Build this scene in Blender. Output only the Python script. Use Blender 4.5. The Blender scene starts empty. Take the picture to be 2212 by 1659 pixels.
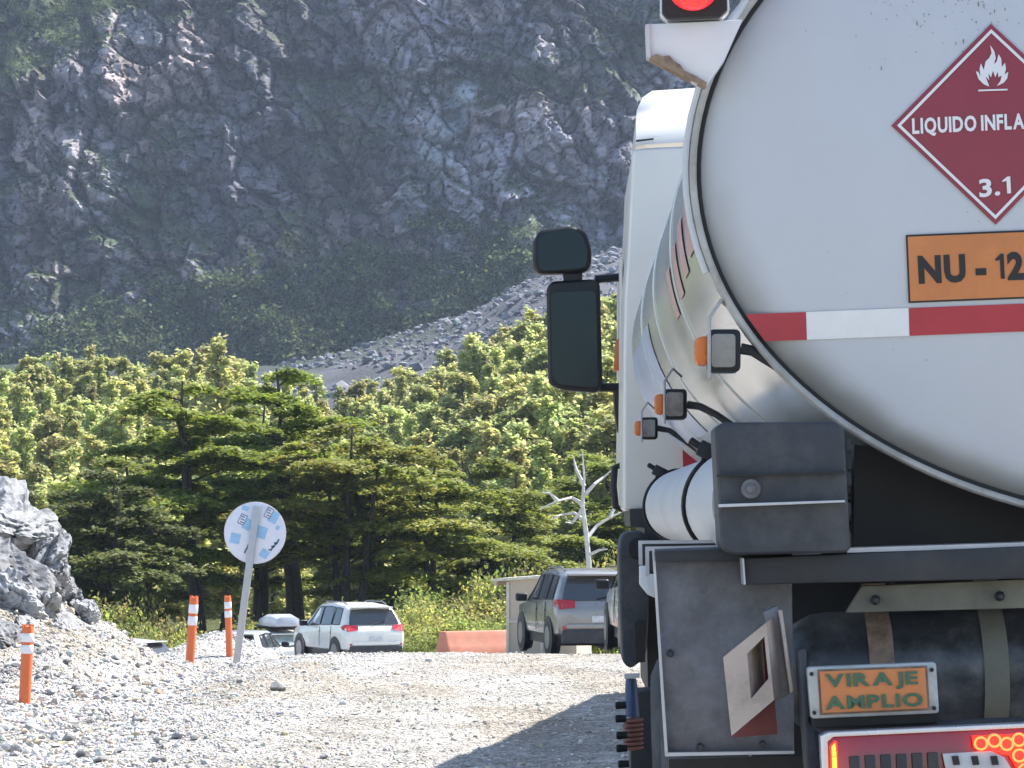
import bpy, bmesh, math, random
import numpy as np
from mathutils import Vector, Matrix

# ------------------------------------------------------------------ scene, camera, sky, sun, exposure
scene = bpy.context.scene
col = scene.collection
F, CU, CV, HV = 6720.0, 1106.0, 829.5, 1102.0        # photo units (2212 x 1659): focal length, centre, horizon row
CAM = Vector((0, 0, 1.6))
PITCH = math.atan((HV - CV) / F)
cd = bpy.data.cameras.new('camera'); cam = bpy.data.objects.new('camera', cd); col.objects.link(cam)
cam.location = CAM; cam.rotation_euler = (math.pi / 2 + PITCH, 0, 0)
cd.sensor_width = 36.0; cd.lens = 36.0 * F / 2212.0; cd.clip_start = 0.05; cd.clip_end = 6000
scene.camera = cam

SUN_EL, SUN_AZ = math.radians(52), math.radians(52)     # azimuth: ahead of the camera, turned to the right
world = bpy.data.worlds.new('World'); scene.world = world; world.use_nodes = True
wn = world.node_tree.nodes; wl = world.node_tree.links
sky = wn.new('ShaderNodeTexSky'); sky.sky_type = 'NISHITA'; sky.sun_disc = False
sky.sun_elevation = SUN_EL; sky.sun_rotation = SUN_AZ
sky.air_density = 1.0; sky.dust_density = 1.2; sky.ozone_density = 1.0; sky.altitude = 600
bg = wn['Background']; bg.inputs[1].default_value = 0.12
wl.new(sky.outputs[0], bg.inputs[0])
sd = bpy.data.lights.new('sun', 'SUN'); sun = bpy.data.objects.new('sun', sd); col.objects.link(sun)
sd.energy = 5.0; sd.angle = math.radians(0.53); sd.color = (1.0, 0.96, 0.90)
SDIR = Vector((math.sin(SUN_AZ) * math.cos(SUN_EL), math.cos(SUN_AZ) * math.cos(SUN_EL), math.sin(SUN_EL)))
sun.rotation_euler = (-SDIR).to_track_quat('-Z', 'Y').to_euler(); sun.location = (20, 40, 90)
scene.view_settings.view_transform = 'Standard'; scene.view_settings.look = 'None'
scene.view_settings.exposure = 1.25; scene.view_settings.gamma = 1.0
cy = scene.cycles
cy.use_denoising = True; cy.max_bounces = 6; cy.diffuse_bounces = 3; cy.glossy_bounces = 3
cy.transmission_bounces = 4; cy.volume_bounces = 1; cy.transparent_max_bounces = 8
cy.caustics_reflective = False; cy.caustics_refractive = False

# ------------------------------------------------------------------ helpers
R = random.Random(7)
NP = np.random.default_rng(11)

def ray(u, v):
    d = Vector(((u - CU) / F, 1.0, (CV - v) / F))
    return Matrix.Rotation(PITCH, 3, 'X') @ d
def at(u, v, Y):                                # the point at world depth Y seen at a photo position
    d = ray(u, v); return CAM + d * (Y / d.y)
def proj(P):                                    # world points (N,3) -> photo positions
    P = np.asarray(P, float) - np.array(CAM); c, s = math.cos(PITCH), math.sin(PITCH)
    y = P[:, 1] * c + P[:, 2] * s; z = -P[:, 1] * s + P[:, 2] * c
    y = np.maximum(y, 1e-3)
    return CU + F * P[:, 0] / y, CV - F * z / y

def tag(o, label=None, cat=None, group=None, kind=None):
    for k, v in (('label', label), ('category', cat), ('group', group), ('kind', kind)):
        if v: o[k] = v
    return o
def empty(name, loc=(0, 0, 0), rz=0.0):
    o = bpy.data.objects.new(name, None); o.empty_display_size = 0.2
    col.objects.link(o); o.location = loc; o.rotation_euler = (0, 0, rz); return o
def link(name, me, m=None, parent=None):
    o = bpy.data.objects.new(name, me); col.objects.link(o)
    if m is not None and not me.materials: me.materials.append(m)
    if parent is not None: o.parent = parent
    return o
def copy_tree(o, parent=None):
    c = o.copy(); col.objects.link(c); c.parent = parent
    for ch in o.children: copy_tree(ch, c)
    return c
def mesh_np(name, V, Fc, smooth=False):
    V = np.ascontiguousarray(V, np.float32); Fc = np.ascontiguousarray(Fc, np.int32)
    n, k = Fc.shape
    me = bpy.data.meshes.new(name)
    me.vertices.add(len(V)); me.vertices.foreach_set('co', V.ravel())
    me.loops.add(n * k); me.loops.foreach_set('vertex_index', Fc.ravel())
    me.polygons.add(n)
    me.polygons.foreach_set('loop_start', np.arange(0, n * k, k, dtype=np.int32))
    me.polygons.foreach_set('use_smooth', np.full(n, smooth))
    me.update(calc_edges=True); return me
def set_col(me, C, name='Col'):
    C = np.asarray(C, np.float32)
    if C.shape[1] == 3: C = np.hstack([C, np.ones((len(C), 1), np.float32)])
    a = me.color_attributes.new(name, 'FLOAT_COLOR', 'POINT'); a.data.foreach_set('color', C.ravel())

class MB:
    """collects faces of one part"""
    def __init__(s): s.v = []; s.f = []
    def add(s, vs, fs):
        b = len(s.v); s.v += [tuple(x) for x in vs]; s.f += [tuple(i + b for i in f) for f in fs]; return s
    def box(s, c, size, rot=None):
        h = [x / 2 for x in size]
        vs = [Vector((sx * h[0], sy * h[1], sz * h[2])) for sz in (-1, 1) for sy in (-1, 1) for sx in (-1, 1)]
        if rot is not None: vs = [rot @ p for p in vs]
        return s.add([p + Vector(c) for p in vs], [(0, 2, 3, 1), (4, 5, 7, 6), (0, 1, 5, 4), (2, 6, 7, 3), (0, 4, 6, 2), (1, 3, 7, 5)])
    def prism(s, front, d):                      # front: polygon (anticlockwise seen from outside), d: vector to the back
        n = len(front); d = Vector(d)
        fr = [Vector(p) for p in front]; bk = [p + d for p in fr]
        return s.add(fr + bk, [tuple(range(n)), tuple(range(2 * n - 1, n - 1, -1))] +
                     [(i, i + n, (i + 1) % n + n, (i + 1) % n) for i in range(n)])
    def tube(s, pts, r, n=10, cap=True):
        pts = [Vector(p) for p in pts]; rs = r if isinstance(r, (list, tuple)) else [r] * len(pts)
        b = len(s.v); up = Vector((0, 0, 1)); prev = None
        for i, p in enumerate(pts):
            t = (pts[min(i + 1, len(pts) - 1)] - pts[max(i - 1, 0)]).normalized()
            if prev is None:
                a = t.cross(up) if abs(t.z) < 0.95 else t.cross(Vector((1, 0, 0)))
            else:
                a = prev - t * prev.dot(t)
            a.normalize(); prev = a; c = t.cross(a)
            for k in range(n):
                w = 2 * math.pi * k / n
                s.v.append(tuple(p + (a * math.cos(w) + c * math.sin(w)) * rs[i]))
        m = len(pts)
        for i in range(m - 1):
            for k in range(n):
                s.f.append((b + i * n + k, b + i * n + (k + 1) % n, b + (i + 1) * n + (k + 1) % n, b + (i + 1) * n + k))
        if cap:
            s.f.append(tuple(b + k for k in range(n - 1, -1, -1))); s.f.append(tuple(b + (m - 1) * n + k for k in range(n)))
        return s
    def lathe(s, c, axis, prof, n=24):           # prof: (radius, along axis)
        c = Vector(c); ax = Vector(axis).normalized()
        a = ax.cross(Vector((0, 0, 1))) if abs(ax.z) < 0.9 else ax.cross(Vector((1, 0, 0)))
        a.normalize(); d = ax.cross(a); b = len(s.v)
        for (r, h) in prof:
            for k in range(n):
                w = 2 * math.pi * k / n
                s.v.append(tuple(c + ax * h + (a * math.cos(w) + d * math.sin(w)) * max(r, 1e-4)))
        for i in range(len(prof) - 1):
            for k in range(n):
                s.f.append((b + i * n + k, b + i * n + (k + 1) % n, b + (i + 1) * n + (k + 1) % n, b + (i + 1) * n + k))
        s.f.append(tuple(b + k for k in range(n - 1, -1, -1)))
        s.f.append(tuple(b + (len(prof) - 1) * n + k for k in range(n)))
        return s
    def build(s, name, m, parent=None, smooth=False, bevel=0, seg=2, sharp=35):
        me = bpy.data.meshes.new(name); me.from_pydata(s.v, [], s.f); me.validate()
        bm = bmesh.new(); bm.from_mesh(me)
        bmesh.ops.recalc_face_normals(bm, faces=bm.faces)
        if bevel:
            es = [e for e in bm.edges if len(e.link_faces) == 2 and e.calc_face_angle(0) > 0.5]
            bmesh.ops.bevel(bm, geom=es, offset=bevel, offset_type='OFFSET', segments=seg, profile=0.6, affect='EDGES', clamp_overlap=True)
        if smooth or bevel:
            for f in bm.faces: f.smooth = True
            for e in bm.edges:
                if len(e.link_faces) == 2 and e.calc_face_angle(0) > math.radians(sharp): e.smooth = False
        bm.to_mesh(me); bm.free()
        return link(name, me, m, parent)

def rounded(pts, r, seg=4):                      # round the corners of a 3-D polygon
    out = []; n = len(pts); P = [Vector(p) for p in pts]
    for i in range(n):
        a, b, c = P[i - 1], P[i], P[(i + 1) % n]
        d0 = (a - b); d1 = (c - b); q = min(r, d0.length * .45, d1.length * .45)
        p0 = b + d0.normalized() * q; p1 = b + d1.normalized() * q
        for k in range(seg + 1):
            t = k / seg; out.append(p0 * (1 - t) ** 2 + b * 2 * t * (1 - t) + p1 * t ** 2)
    return out

# ------------------------------------------------------------------ noise in numpy
def _hash(ix, iy, seed):
    h = (ix.astype(np.int64) * 374761393 + iy.astype(np.int64) * 668265263 + seed * 974634577) & 0xffffffff
    h = ((h ^ (h >> 13)) * 1274126177) & 0xffffffff
    return ((h ^ (h >> 16)) & 0xffffff) / float(0xffffff)
def vnoise(x, y, seed=0):
    x = np.asarray(x, float); y = np.asarray(y, float)
    ix, iy = np.floor(x), np.floor(y); fx, fy = x - ix, y - iy
    fx = fx * fx * fx * (fx * (fx * 6 - 15) + 10); fy = fy * fy * fy * (fy * (fy * 6 - 15) + 10)
    a, b = _hash(ix, iy, seed), _hash(ix + 1, iy, seed); c, d = _hash(ix, iy + 1, seed), _hash(ix + 1, iy + 1, seed)
    return (a + (b - a) * fx) * (1 - fy) + (c + (d - c) * fx) * fy
def fbm(x, y, o=4, seed=0):
    t = 0; w = .5; s = 0
    for i in range(o): t = t + w * vnoise(x * 2 ** i, y * 2 ** i, seed + i * 17); s += w; w *= .5
    return t / s
def ridged(x, y, o=4, seed=0):
    t = 0; w = .5; s = 0
    for i in range(o): t = t + w * (1 - np.abs(2 * vnoise(x * 2 ** i, y * 2 ** i, seed + i * 13) - 1)); s += w; w *= .5
    return t / s
def cells(x, y, seed=0):                         # nearest-cell value, its tilt-plane value and the gap to the next cell
    ix, iy = np.floor(x), np.floor(y)
    b1 = np.full(x.shape, 9.); b2 = np.full(x.shape, 9.); val = np.zeros(x.shape); tilt = np.zeros(x.shape)
    for dx in (-1, 0, 1):
        for dy in (-1, 0, 1):
            cx_, cy_ = ix + dx, iy + dy
            px = cx_ + _hash(cx_, cy_, seed); py = cy_ + _hash(cx_, cy_, seed + 1)
            d = np.hypot(px - x, py - y); v = _hash(cx_, cy_, seed + 2)
            tl = (x - px) * (_hash(cx_, cy_, seed + 3) - .5) * 2 + (y - py) * (_hash(cx_, cy_, seed + 4) - .5) * 2
            near = d < b1
            b2 = np.where(near, b1, np.minimum(b2, d)); val = np.where(near, v, val); tilt = np.where(near, tl, tilt); b1 = np.where(near, d, b1)
    return val, tilt, b2 - b1
def sstep(a, b, x):
    t = np.clip((np.asarray(x, float) - a) / (b - a), 0, 1); return t * t * (3 - 2 * t)

# ------------------------------------------------------------------ materials
def nodes_of(m):
    m.use_nodes = True; nt = m.node_tree; return nt, nt.nodes, nt.links
def pm(name, c, rough=.5, metal=0.0, var=.18, scale=6.0, bump=0.0, dirt=None, dirt_amt=.5, dirt_scale=3.0, coat=0.0, spec=.5, emit=None, estr=0.0, coord='Object'):
    m = bpy.data.materials.new(name); nt, N, L = nodes_of(m); b = N['Principled BSDF']
    tc = N.new('ShaderNodeTexCoord'); n1 = N.new('ShaderNodeTexNoise')
    n1.inputs['Scale'].default_value = scale; n1.inputs['Detail'].default_value = 6; n1.inputs['Roughness'].default_value = .65
    L.new(tc.outputs[coord], n1.inputs['Vector'])
    r = N.new('ShaderNodeValToRGB'); r.color_ramp.elements[0].position = .28; r.color_ramp.elements[1].position = .74
    r.color_ramp.elements[0].color = tuple(max(0, x * (1 - var)) for x in c) + (1,)
    r.color_ramp.elements[1].color = tuple(min(1, x * (1 + var)) for x in c) + (1,)
    L.new(n1.outputs['Fac'], r.inputs['Fac']); out = r.outputs['Color']
    if dirt is not None:
        n2 = N.new('ShaderNodeTexNoise'); n2.inputs['Scale'].default_value = dirt_scale; n2.inputs['Detail'].default_value = 8; n2.inputs['Roughness'].default_value = .7
        L.new(tc.outputs[coord], n2.inputs['Vector'])
        r2 = N.new('ShaderNodeValToRGB'); r2.color_ramp.elements[0].position = .62 - .25 * dirt_amt; r2.color_ramp.elements[1].position = .74
        r2.color_ramp.elements[0].color = (0, 0, 0, 1); r2.color_ramp.elements[1].color = (dirt_amt,) * 3 + (1,)
        L.new(n2.outputs['Fac'], r2.inputs['Fac'])
        mx = N.new('ShaderNodeMixRGB'); mx.inputs[2].default_value = tuple(dirt) + (1,)
        L.new(r2.outputs['Color'], mx.inputs[0]); L.new(out, mx.inputs[1]); out = mx.outputs[0]
    L.new(out, b.inputs['Base Color'])
    rr = N.new('ShaderNodeMapRange'); rr.inputs['To Min'].default_value = max(.02, rough - .1); rr.inputs['To Max'].default_value = min(1, rough + .12)
    L.new(n1.outputs['Fac'], rr.inputs['Value']); L.new(rr.outputs[0], b.inputs['Roughness'])
    b.inputs['Metallic'].default_value = metal; b.inputs['Specular IOR Level'].default_value = spec
    b.inputs['Coat Weight'].default_value = coat; b.inputs['Coat Roughness'].default_value = .08
    if bump:
        bp = N.new('ShaderNodeBump'); bp.inputs['Strength'].default_value = bump; bp.inputs['Distance'].default_value = .02
        L.new(n1.outputs['Fac'], bp.inputs['Height']); L.new(bp.outputs[0], b.inputs['Normal'])
    if emit is not None:
        b.inputs['Emission Color'].default_value = tuple(emit) + (1,); b.inputs['Emission Strength'].default_value = estr
    return m
def vcol_mat(name, rough=.9, detail=(.4,), scales=(3.0,), amt=.35, bump=.4, bdist=.05, coord='Object', trans=0.0, rand=0.0):
    """colour from the Col attribute, broken up by noise"""
    m = bpy.data.materials.new(name); nt, N, L = nodes_of(m); b = N['Principled BSDF']
    at_ = N.new('ShaderNodeAttribute'); at_.attribute_name = 'Col'; out = at_.outputs['Color']
    tc = N.new('ShaderNodeTexCoord'); fac = None
    for sc_ in scales:
        n1 = N.new('ShaderNodeTexNoise'); n1.inputs['Scale'].default_value = sc_; n1.inputs['Detail'].default_value = 8; n1.inputs['Roughness'].default_value = .7
        L.new(tc.outputs[coord], n1.inputs['Vector'])
        mr = N.new('ShaderNodeMapRange'); mr.inputs['From Min'].default_value = .3; mr.inputs['From Max'].default_value = .7
        mr.inputs['To Min'].default_value = 1 - amt; mr.inputs['To Max'].default_value = 1 + amt
        L.new(n1.outputs['Fac'], mr.inputs['Value'])
        mx = N.new('ShaderNodeMixRGB'); mx.blend_type = 'MULTIPLY'; mx.inputs[0].default_value = 1
        L.new(out, mx.inputs[1]); L.new(mr.outputs[0], mx.inputs[2]); out = mx.outputs[0]; fac = n1
    if rand:
        oi = N.new('ShaderNodeObjectInfo'); hs = N.new('ShaderNodeHueSaturation')
        mr = N.new('ShaderNodeMapRange'); mr.inputs['To Min'].default_value = .5 - rand * .03; mr.inputs['To Max'].default_value = .5 + rand * .05
        L.new(oi.outputs['Random'], mr.inputs['Value']); L.new(mr.outputs[0], hs.inputs['Hue'])
        m2 = N.new('ShaderNodeMath'); m2.operation = 'MULTIPLY'; m2.inputs[1].default_value = 7.31; L.new(oi.outputs['Random'], m2.inputs[0])
        m3 = N.new('ShaderNodeMath'); m3.operation = 'FRACT'; L.new(m2.outputs[0], m3.inputs[0])
        mr2 = N.new('ShaderNodeMapRange'); mr2.inputs['To Min'].default_value = 1 - rand * .5; mr2.inputs['To Max'].default_value = 1 + rand * .45
        L.new(m3.outputs[0], mr2.inputs['Value']); L.new(mr2.outputs[0], hs.inputs['Value'])
        L.new(out, hs.inputs['Color']); out = hs.outputs[0]
    L.new(out, b.inputs['Base Color']); b.inputs['Roughness'].default_value = rough
    b.inputs['Specular IOR Level'].default_value = .25
    if bump and fac is not None:
        bp = N.new('ShaderNodeBump'); bp.inputs['Strength'].default_value = bump; bp.inputs['Distance'].default_value = bdist
        L.new(fac.outputs['Fac'], bp.inputs['Height']); L.new(bp.outputs[0], b.inputs['Normal'])
    if trans:
        tr = N.new('ShaderNodeBsdfTranslucent'); hs = N.new('ShaderNodeHueSaturation'); hs.inputs['Value'].default_value = 1.9; hs.inputs['Hue'].default_value = .485; hs.inputs['Saturation'].default_value = 1.1
        L.new(out, hs.inputs['Color']); L.new(hs.outputs[0], tr.inputs['Color'])
        ms = N.new('ShaderNodeMixShader'); ms.inputs[0].default_value = trans
        L.new(b.outputs[0], ms.inputs[1]); L.new(tr.outputs[0], ms.inputs[2]); L.new(ms.outputs[0], N['Material Output'].inputs['Surface'])
    return m
HAZE = 0.00009
# ------------------------------------------------------------------ the ground
_by = np.array([-100, 33, 36, 63, 91, 130, 165, 210, 260, 300, 350, 420, 520, 700, 880, 1400.])
_bz = np.array([0, 0, -.06, -1.36, -3.0, -5.2, -6.5, -4.5, -0.5, 2.5, 6, 9, 15, 28, 42, 80.])
_fy = np.arange(-100, 1400, .5); _fz = np.interp(_fy, _by, _bz)
_k = np.ones(5) / 5
_fz[60:-60] = np.convolve(_fz, _k, 'same')[60:-60]
def H0(x, y):
    x = np.asarray(x, float); y = np.asarray(y, float)
    h = np.interp(y, _fy, _fz)
    # the parking place beyond the crest falls to the left
    h = h + .11 * np.clip(x + 4.8, -14, 2) * sstep(62, 90, y) * (1 - sstep(150, 240, y))
    # the wooded hill and the scree climb to the right
    h = h + 7.0 * sstep(-18, 14, x) * sstep(200, 330, y) + 26 * sstep(-75, 45, x) * sstep(420, 860, y)
    h = h + 3.0 * sstep(-20, -55, x) * sstep(200, 330, y) * (1 - sstep(400, 600, y))
    # road crossfall under the lorries, soft shoulder on the left
    h = h + np.clip(x, 0, 3) * .04 * (1 - sstep(30, 36, y)) - .21 * sstep(-2.2, -3.6, x) * sstep(15, 24, y) * (1 - sstep(40, 60, y))
    # gravel bank with the rock outcrop
    bk = np.interp(x, [-30, -12, -7, -5.6, -5.0, -4.5, -4.2, -3.8, -3.3, -2.6], [2.8, 2.6, 1.85, 1.22, .82, .54, .36, .16, .06, 0])
    win = sstep(28.8, 32.6, y + .35 * (x + 4.5)) * (1 - sstep(34.2, 38.5, y))
    h = h + bk * win
    h = h + .46 * np.exp(-((x + 4.95) / .75) ** 2 - ((y - 52.5) / 2.2) ** 2)
    return h
def H(x, y):
    x = np.asarray(x, float); y = np.asarray(y, float)
    h = H0(x, y); near = 1 - sstep(60, 110, y)
    h = h + near * ((fbm(x * .9, y * .55, 3, 3) - .5) * .07 + (fbm(x * 4, y * 4, 2, 5) - .5) * .035)
    bank = sstep(-3.0, -4.2, x) * sstep(28, 31, y) * (1 - sstep(42, 50, y))
    h = h + bank * ((fbm(x * 2.2, y * 2.2, 3, 9) - .5) * .28)
    h = h + sstep(100, 200, y) * (fbm(x * .05, y * .05, 4, 21) - .5) * 3.0 + sstep(380, 600, y) * (fbm(x * .03, y * .03, 4, 31) - .5) * 10
    return h
def Hs(x, y): return float(H(np.array([x]), np.array([y]))[0])

def axis_pts(segs):
    o = []
    for a, b, d in segs: o += list(np.arange(a, b, d))
    o.append(segs[-1][1]); return np.array(o)
gx = axis_pts([(-600, -120, 40), (-120, -60, 3), (-60, -16, 1.2), (-16, -8, .35), (-8, 3, .115), (3, 8, .4), (8, 30, 1.2), (30, 120, 4), (120, 600, 40)])
gy = axis_pts([(-90, 12, 6), (12, 46, .14), (46, 110, .6), (110, 420, 2.5), (420, 900, 4), (900, 1300, 40)])
GX, GY = np.meshgrid(gx, gy); gX, gY = GX.ravel(), GY.ravel(); gZ = H(gX, gY)
nx, ny = len(gx), len(gy)
ii = np.arange(nx * ny).reshape(ny, nx)
quads = np.stack([ii[:-1, :-1], ii[:-1, 1:], ii[1:, 1:], ii[1:, :-1]], -1).reshape(-1, 4)
me = mesh_np('ground', np.stack([gX, gY, gZ], 1), quads, True)
gcol = np.tile(np.array([.47, .45, .42]), (len(gX), 1))
w = fbm(gX * .35, gY * .12, 3, 41)[:, None]
gcol *= (.86 + .28 * w)
tan = sstep(.52, .7, fbm(gX * .8, gY * .25, 3, 44))[:, None] * .55
gcol = gcol * (1 - tan) + np.array([.34, .28, .2]) * tan
tracks = np.exp(-((gX - .35 - .06 * (gY - 20)) / .35) ** 2) + np.exp(-((gX + 1.45 - .06 * (gY - 20)) / .4) ** 2)
comp = np.clip(sstep(-2.2, -.4, gX) * .6 + tracks * .7, 0, 1)[:, None] * (1 - sstep(60, 90, gY))[:, None]            # compacted wheel way
gcol = gcol * (1 - .55 * comp) + np.array([.37, .335, .285]) * .55 * comp
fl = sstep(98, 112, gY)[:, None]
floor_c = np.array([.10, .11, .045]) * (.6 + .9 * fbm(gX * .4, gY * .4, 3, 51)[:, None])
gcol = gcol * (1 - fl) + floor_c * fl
sc_ = sstep(390, 470, gY)[:, None]
scree_c = np.array([.115, .115, .128]) * (.6 + .9 * fbm(gX * .25, gY * .25, 4, 61)[:, None])
gcol = gcol * (1 - sc_) + scree_c * sc_
gu, gv = proj(np.stack([gX, gY, gZ], 1))
wood = (sstep(640, 900, gY) * sstep(.02, -.02, (gX + 12) / 60 + (fbm(gX * .04, gY * .04, 3, 71) - .5) * .9))[:, None]
gcol = gcol * (1 - wood) + np.array([.035, .055, .03]) * wood
set_col(me, gcol)

def gravel_material():
    m = bpy.data.materials.new('gravel_ground'); nt, N, L = nodes_of(m); b = N['Principled BSDF']
    a = N.new('ShaderNodeAttribute'); a.attribute_name = 'Col'; tc = N.new('ShaderNodeTexCoord')
    out = a.outputs['Color']; hts = []
    for sc2, amt in ((45.0, .38), (16.0, .25)):
        v = N.new('ShaderNodeTexVoronoi'); v.inputs['Scale'].default_value = sc2; v.inputs['Randomness'].default_value = 1
        L.new(tc.outputs['Object'], v.inputs['Vector'])
        sp = N.new('ShaderNodeSeparateColor'); L.new(v.outputs['Color'], sp.inputs[0])
        mr = N.new('ShaderNodeMapRange'); mr.inputs['To Min'].default_value = 1 - amt; mr.inputs['To Max'].default_value = 1 + amt
        L.new(sp.outputs[0], mr.inputs['Value'])
        mx = N.new('ShaderNodeMixRGB'); mx.blend_type = 'MULTIPLY'; mx.inputs[0].default_value = 1
        L.new(out, mx.inputs[1]); L.new(mr.outputs[0], mx.inputs[2]); out = mx.outputs[0]; hts.append(v)
    n = N.new('ShaderNodeTexNoise'); n.inputs['Scale'].default_value = 1.3; n.inputs['Detail'].default_value = 9
    L.new(tc.outputs['Object'], n.inputs['Vector'])
    mr = N.new('ShaderNodeMapRange'); mr.inputs['From Min'].default_value = .3; mr.inputs['From Max'].default_value = .7; mr.inputs['To Min'].default_value = .75; mr.inputs['To Max'].default_value = 1.2
    L.new(n.outputs['Fac'], mr.inputs['Value'])
    mx = N.new('ShaderNodeMixRGB'); mx.blend_type = 'MULTIPLY'; mx.inputs[0].default_value = 1
    L.new(out, mx.inputs[1]); L.new(mr.outputs[0], mx.inputs[2]); L.new(mx.outputs[0], b.inputs['Base Color'])
    b.inputs['Roughness'].default_value = .95; b.inputs['Specular IOR Level'].default_value = .2
    bp = N.new('ShaderNodeBump'); bp.inputs['Strength'].default_value = .9; bp.inputs['Distance'].default_value = .03; bp.invert = True
    L.new(hts[0].outputs['Distance'], bp.inputs['Height'])
    bp2 = N.new('ShaderNodeBump'); bp2.inputs['Strength'].default_value = .8; bp2.inputs['Distance'].default_value = .05; bp2.invert = True
    L.new(hts[1].outputs['Distance'], bp2.inputs['Height']); L.new(bp.outputs[0], bp2.inputs['Normal']); L.new(bp2.outputs[0], b.inputs['Normal'])
    return m
M_GRAVEL = gravel_material()
tag(link('ground', me, M_GRAVEL), 'pale gravel road and ground running up to the mountain', None, None, 'structure')

# ------------------------------------------------------------------ the mountain
mx_ = axis_pts([(-560, -190, 16), (-190, -165, 2.5), (-165, 60, .62), (60, 90, 2.5), (90, 560, 16)])
ms_ = axis_pts([(0, 150, .52), (150, 190, 2), (190, 430, 8)])        # height above the foot
MXg, MSg = np.meshgrid(mx_, ms_); mX, mS = MXg.ravel(), MSg.ravel()
foot_z = H0(mX, np.full(mX.shape, 870.)) - 8
mZ = foot_z + mS
run = np.where(mS < 25, mS / math.tan(math.radians(42)), 25 / math.tan(math.radians(42)) + (mS - 25) / math.tan(math.radians(60)))
mY = 868 + run
sx, sz = mX + .45 * mZ, mZ - .12 * mX                                  # beds and gullies lean
d = -16 * (ridged(sx / 62, sz / 120, 3, 3) - .5) - 9 * (ridged(sx / 17, sz / 75, 2, 15) - .5) - 10 * (ridged(sx / 24, sz / 34, 3, 9) - .5)
for sc2, amp, tl, sd_ in ((17, 8.0, 7.0, 100), (7.5, 4.2, 4.6, 120), (3.3, 2.1, 2.3, 140), (1.6, .8, 1.0, 160)):
    wob = (fbm(sx / sc2, sz / sc2, 2, sd_ + 7) - .5) * .8
    cv, ct, cg = cells(sx / sc2 + wob, sz / (sc2 * 1.25) + wob, sd_)
    d += -amp * (cv - .5) - tl * ct + amp * .5 * (1 - sstep(0, .12, cg))
    if sc2 == 7.5: tone1 = cv
    if sc2 == 3.3: tone2 = cv; gap2 = cg
d += -1.0 * (fbm(sx / 1.4, sz / 1.4, 3, 77) - .5)
lo = sstep(2, 22, mS)
d *= .25 + .75 * lo
# green shoulder at upper left, lying back behind its bright edge
u0, v0 = proj(np.stack([mX, mY, mZ], 1))
edge_v = np.interp(u0, [-300, 0, 110, 190, 300, 380, 470, 560], [330, 225, 150, 110, 70, 25, -60, -400])
above = np.clip(edge_v - v0, 0, 400) / 7.4
d += above * .95
# gully that carries the pale rockfall
mY = mY + d
P = np.stack([mX, mY, mZ], 1)
u1, v1 = proj(P)
me = mesh_np('mountain', P, np.stack([(q := np.arange(len(mx_) * len(ms_)).reshape(len(ms_), len(mx_)))[:-1, :-1], q[:-1, 1:], q[1:, 1:], q[1:, :-1]], -1).reshape(-1, 4), False)
nrm = np.zeros(len(P) * 3, np.float32); me.vertices.foreach_get('normal', nrm); nrm = nrm.reshape(-1, 3)
t = ((.70 + 1.0 * sstep(.35, .68, fbm(sx / 30, sz / 38, 3, 271))) * (.42 + 1.75 * (tone1 * .45 + tone2 * .55) ** 1.3))[:, None]
hue = fbm(sx / 30, sz / 30, 3, 201)[:, None]
rock = (np.array([.205, .180, .190]) * hue + np.array([.150, .152, .180]) * (1 - hue)) * t
brown = sstep(.46, .66, fbm(sx / 14, sz / 20, 4, 211))[:, None] * .6
rock = rock * (1 - brown) + np.array([.215, .165, .15]) * t * brown
crack = (1 - sstep(0, .12, gap2))[:, None] * .6
rock = rock * (1 - crack)
veg = sstep(.50, .62, fbm(sx / 34, mZ / 16, 5, 221) * .72 + .28 * np.clip(nrm[:, 2], 0, 1) + .02 * vnoise(mX / 2, mZ / 2, 5))
vegfoot_v = np.interp(u1, [0, 90, 180, 300, 420, 520, 600, 700, 850, 950, 1060, 1200, 1345], [800, 735, 690, 640, 640, 600, 560, 545, 520, 490, 480, 560, 620])
veg = np.maximum(veg, sstep(-25, 15, v1 - vegfoot_v + 210 * (fbm(mX / 14, mZ / 11, 4, 231) - .5) - 25) * sstep(.30, .42, fbm(mX / 6, mZ / 6, 3, 233)))
veg = np.maximum(veg, sstep(0, 12, above) * sstep(.25, .5, fbm(mX / 12, mZ / 8, 4, 241)))
veg = veg[:, None]
vc = np.array([.080, .105, .055]) * (.25 + 1.4 * fbm(mX / 3, mZ / 3, 4, 251)[:, None])
mc = rock * (1 - veg) + vc * veg
# rockfall scar: pale broken rock, centre line leaning down to the left
scx = np.interp(v1, [150, 200, 250, 300, 350, 380], [1028, 1005, 975, 955, 940, 935]); scw = np.interp(v1, [150, 200, 250, 300, 350, 385], [14, 26, 36, 44, 42, 30])
scar = (1 - sstep(.6, 1.25, np.abs(u1 - scx) / scw + .55 * (fbm(sx / 3, sz / 5, 3, 261) - .5))) * sstep(145, 165, v1) * (1 - sstep(360, 395, v1))
scar = scar[:, None] * .95
mc = mc * (1 - scar) + np.array([.36, .39, .425]) * (.65 + .6 * tone2[:, None]) * scar
set_col(me, mc)
M_ROCKFACE = vcol_mat('mountain_rock', .95, scales=(.35, 1.2), amt=.30, bump=.9, bdist=.8)
tag(link('mountain', me, M_ROCKFACE), 'steep dark grey rock face with green ledges behind the forest', None, None, 'structure')

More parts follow.
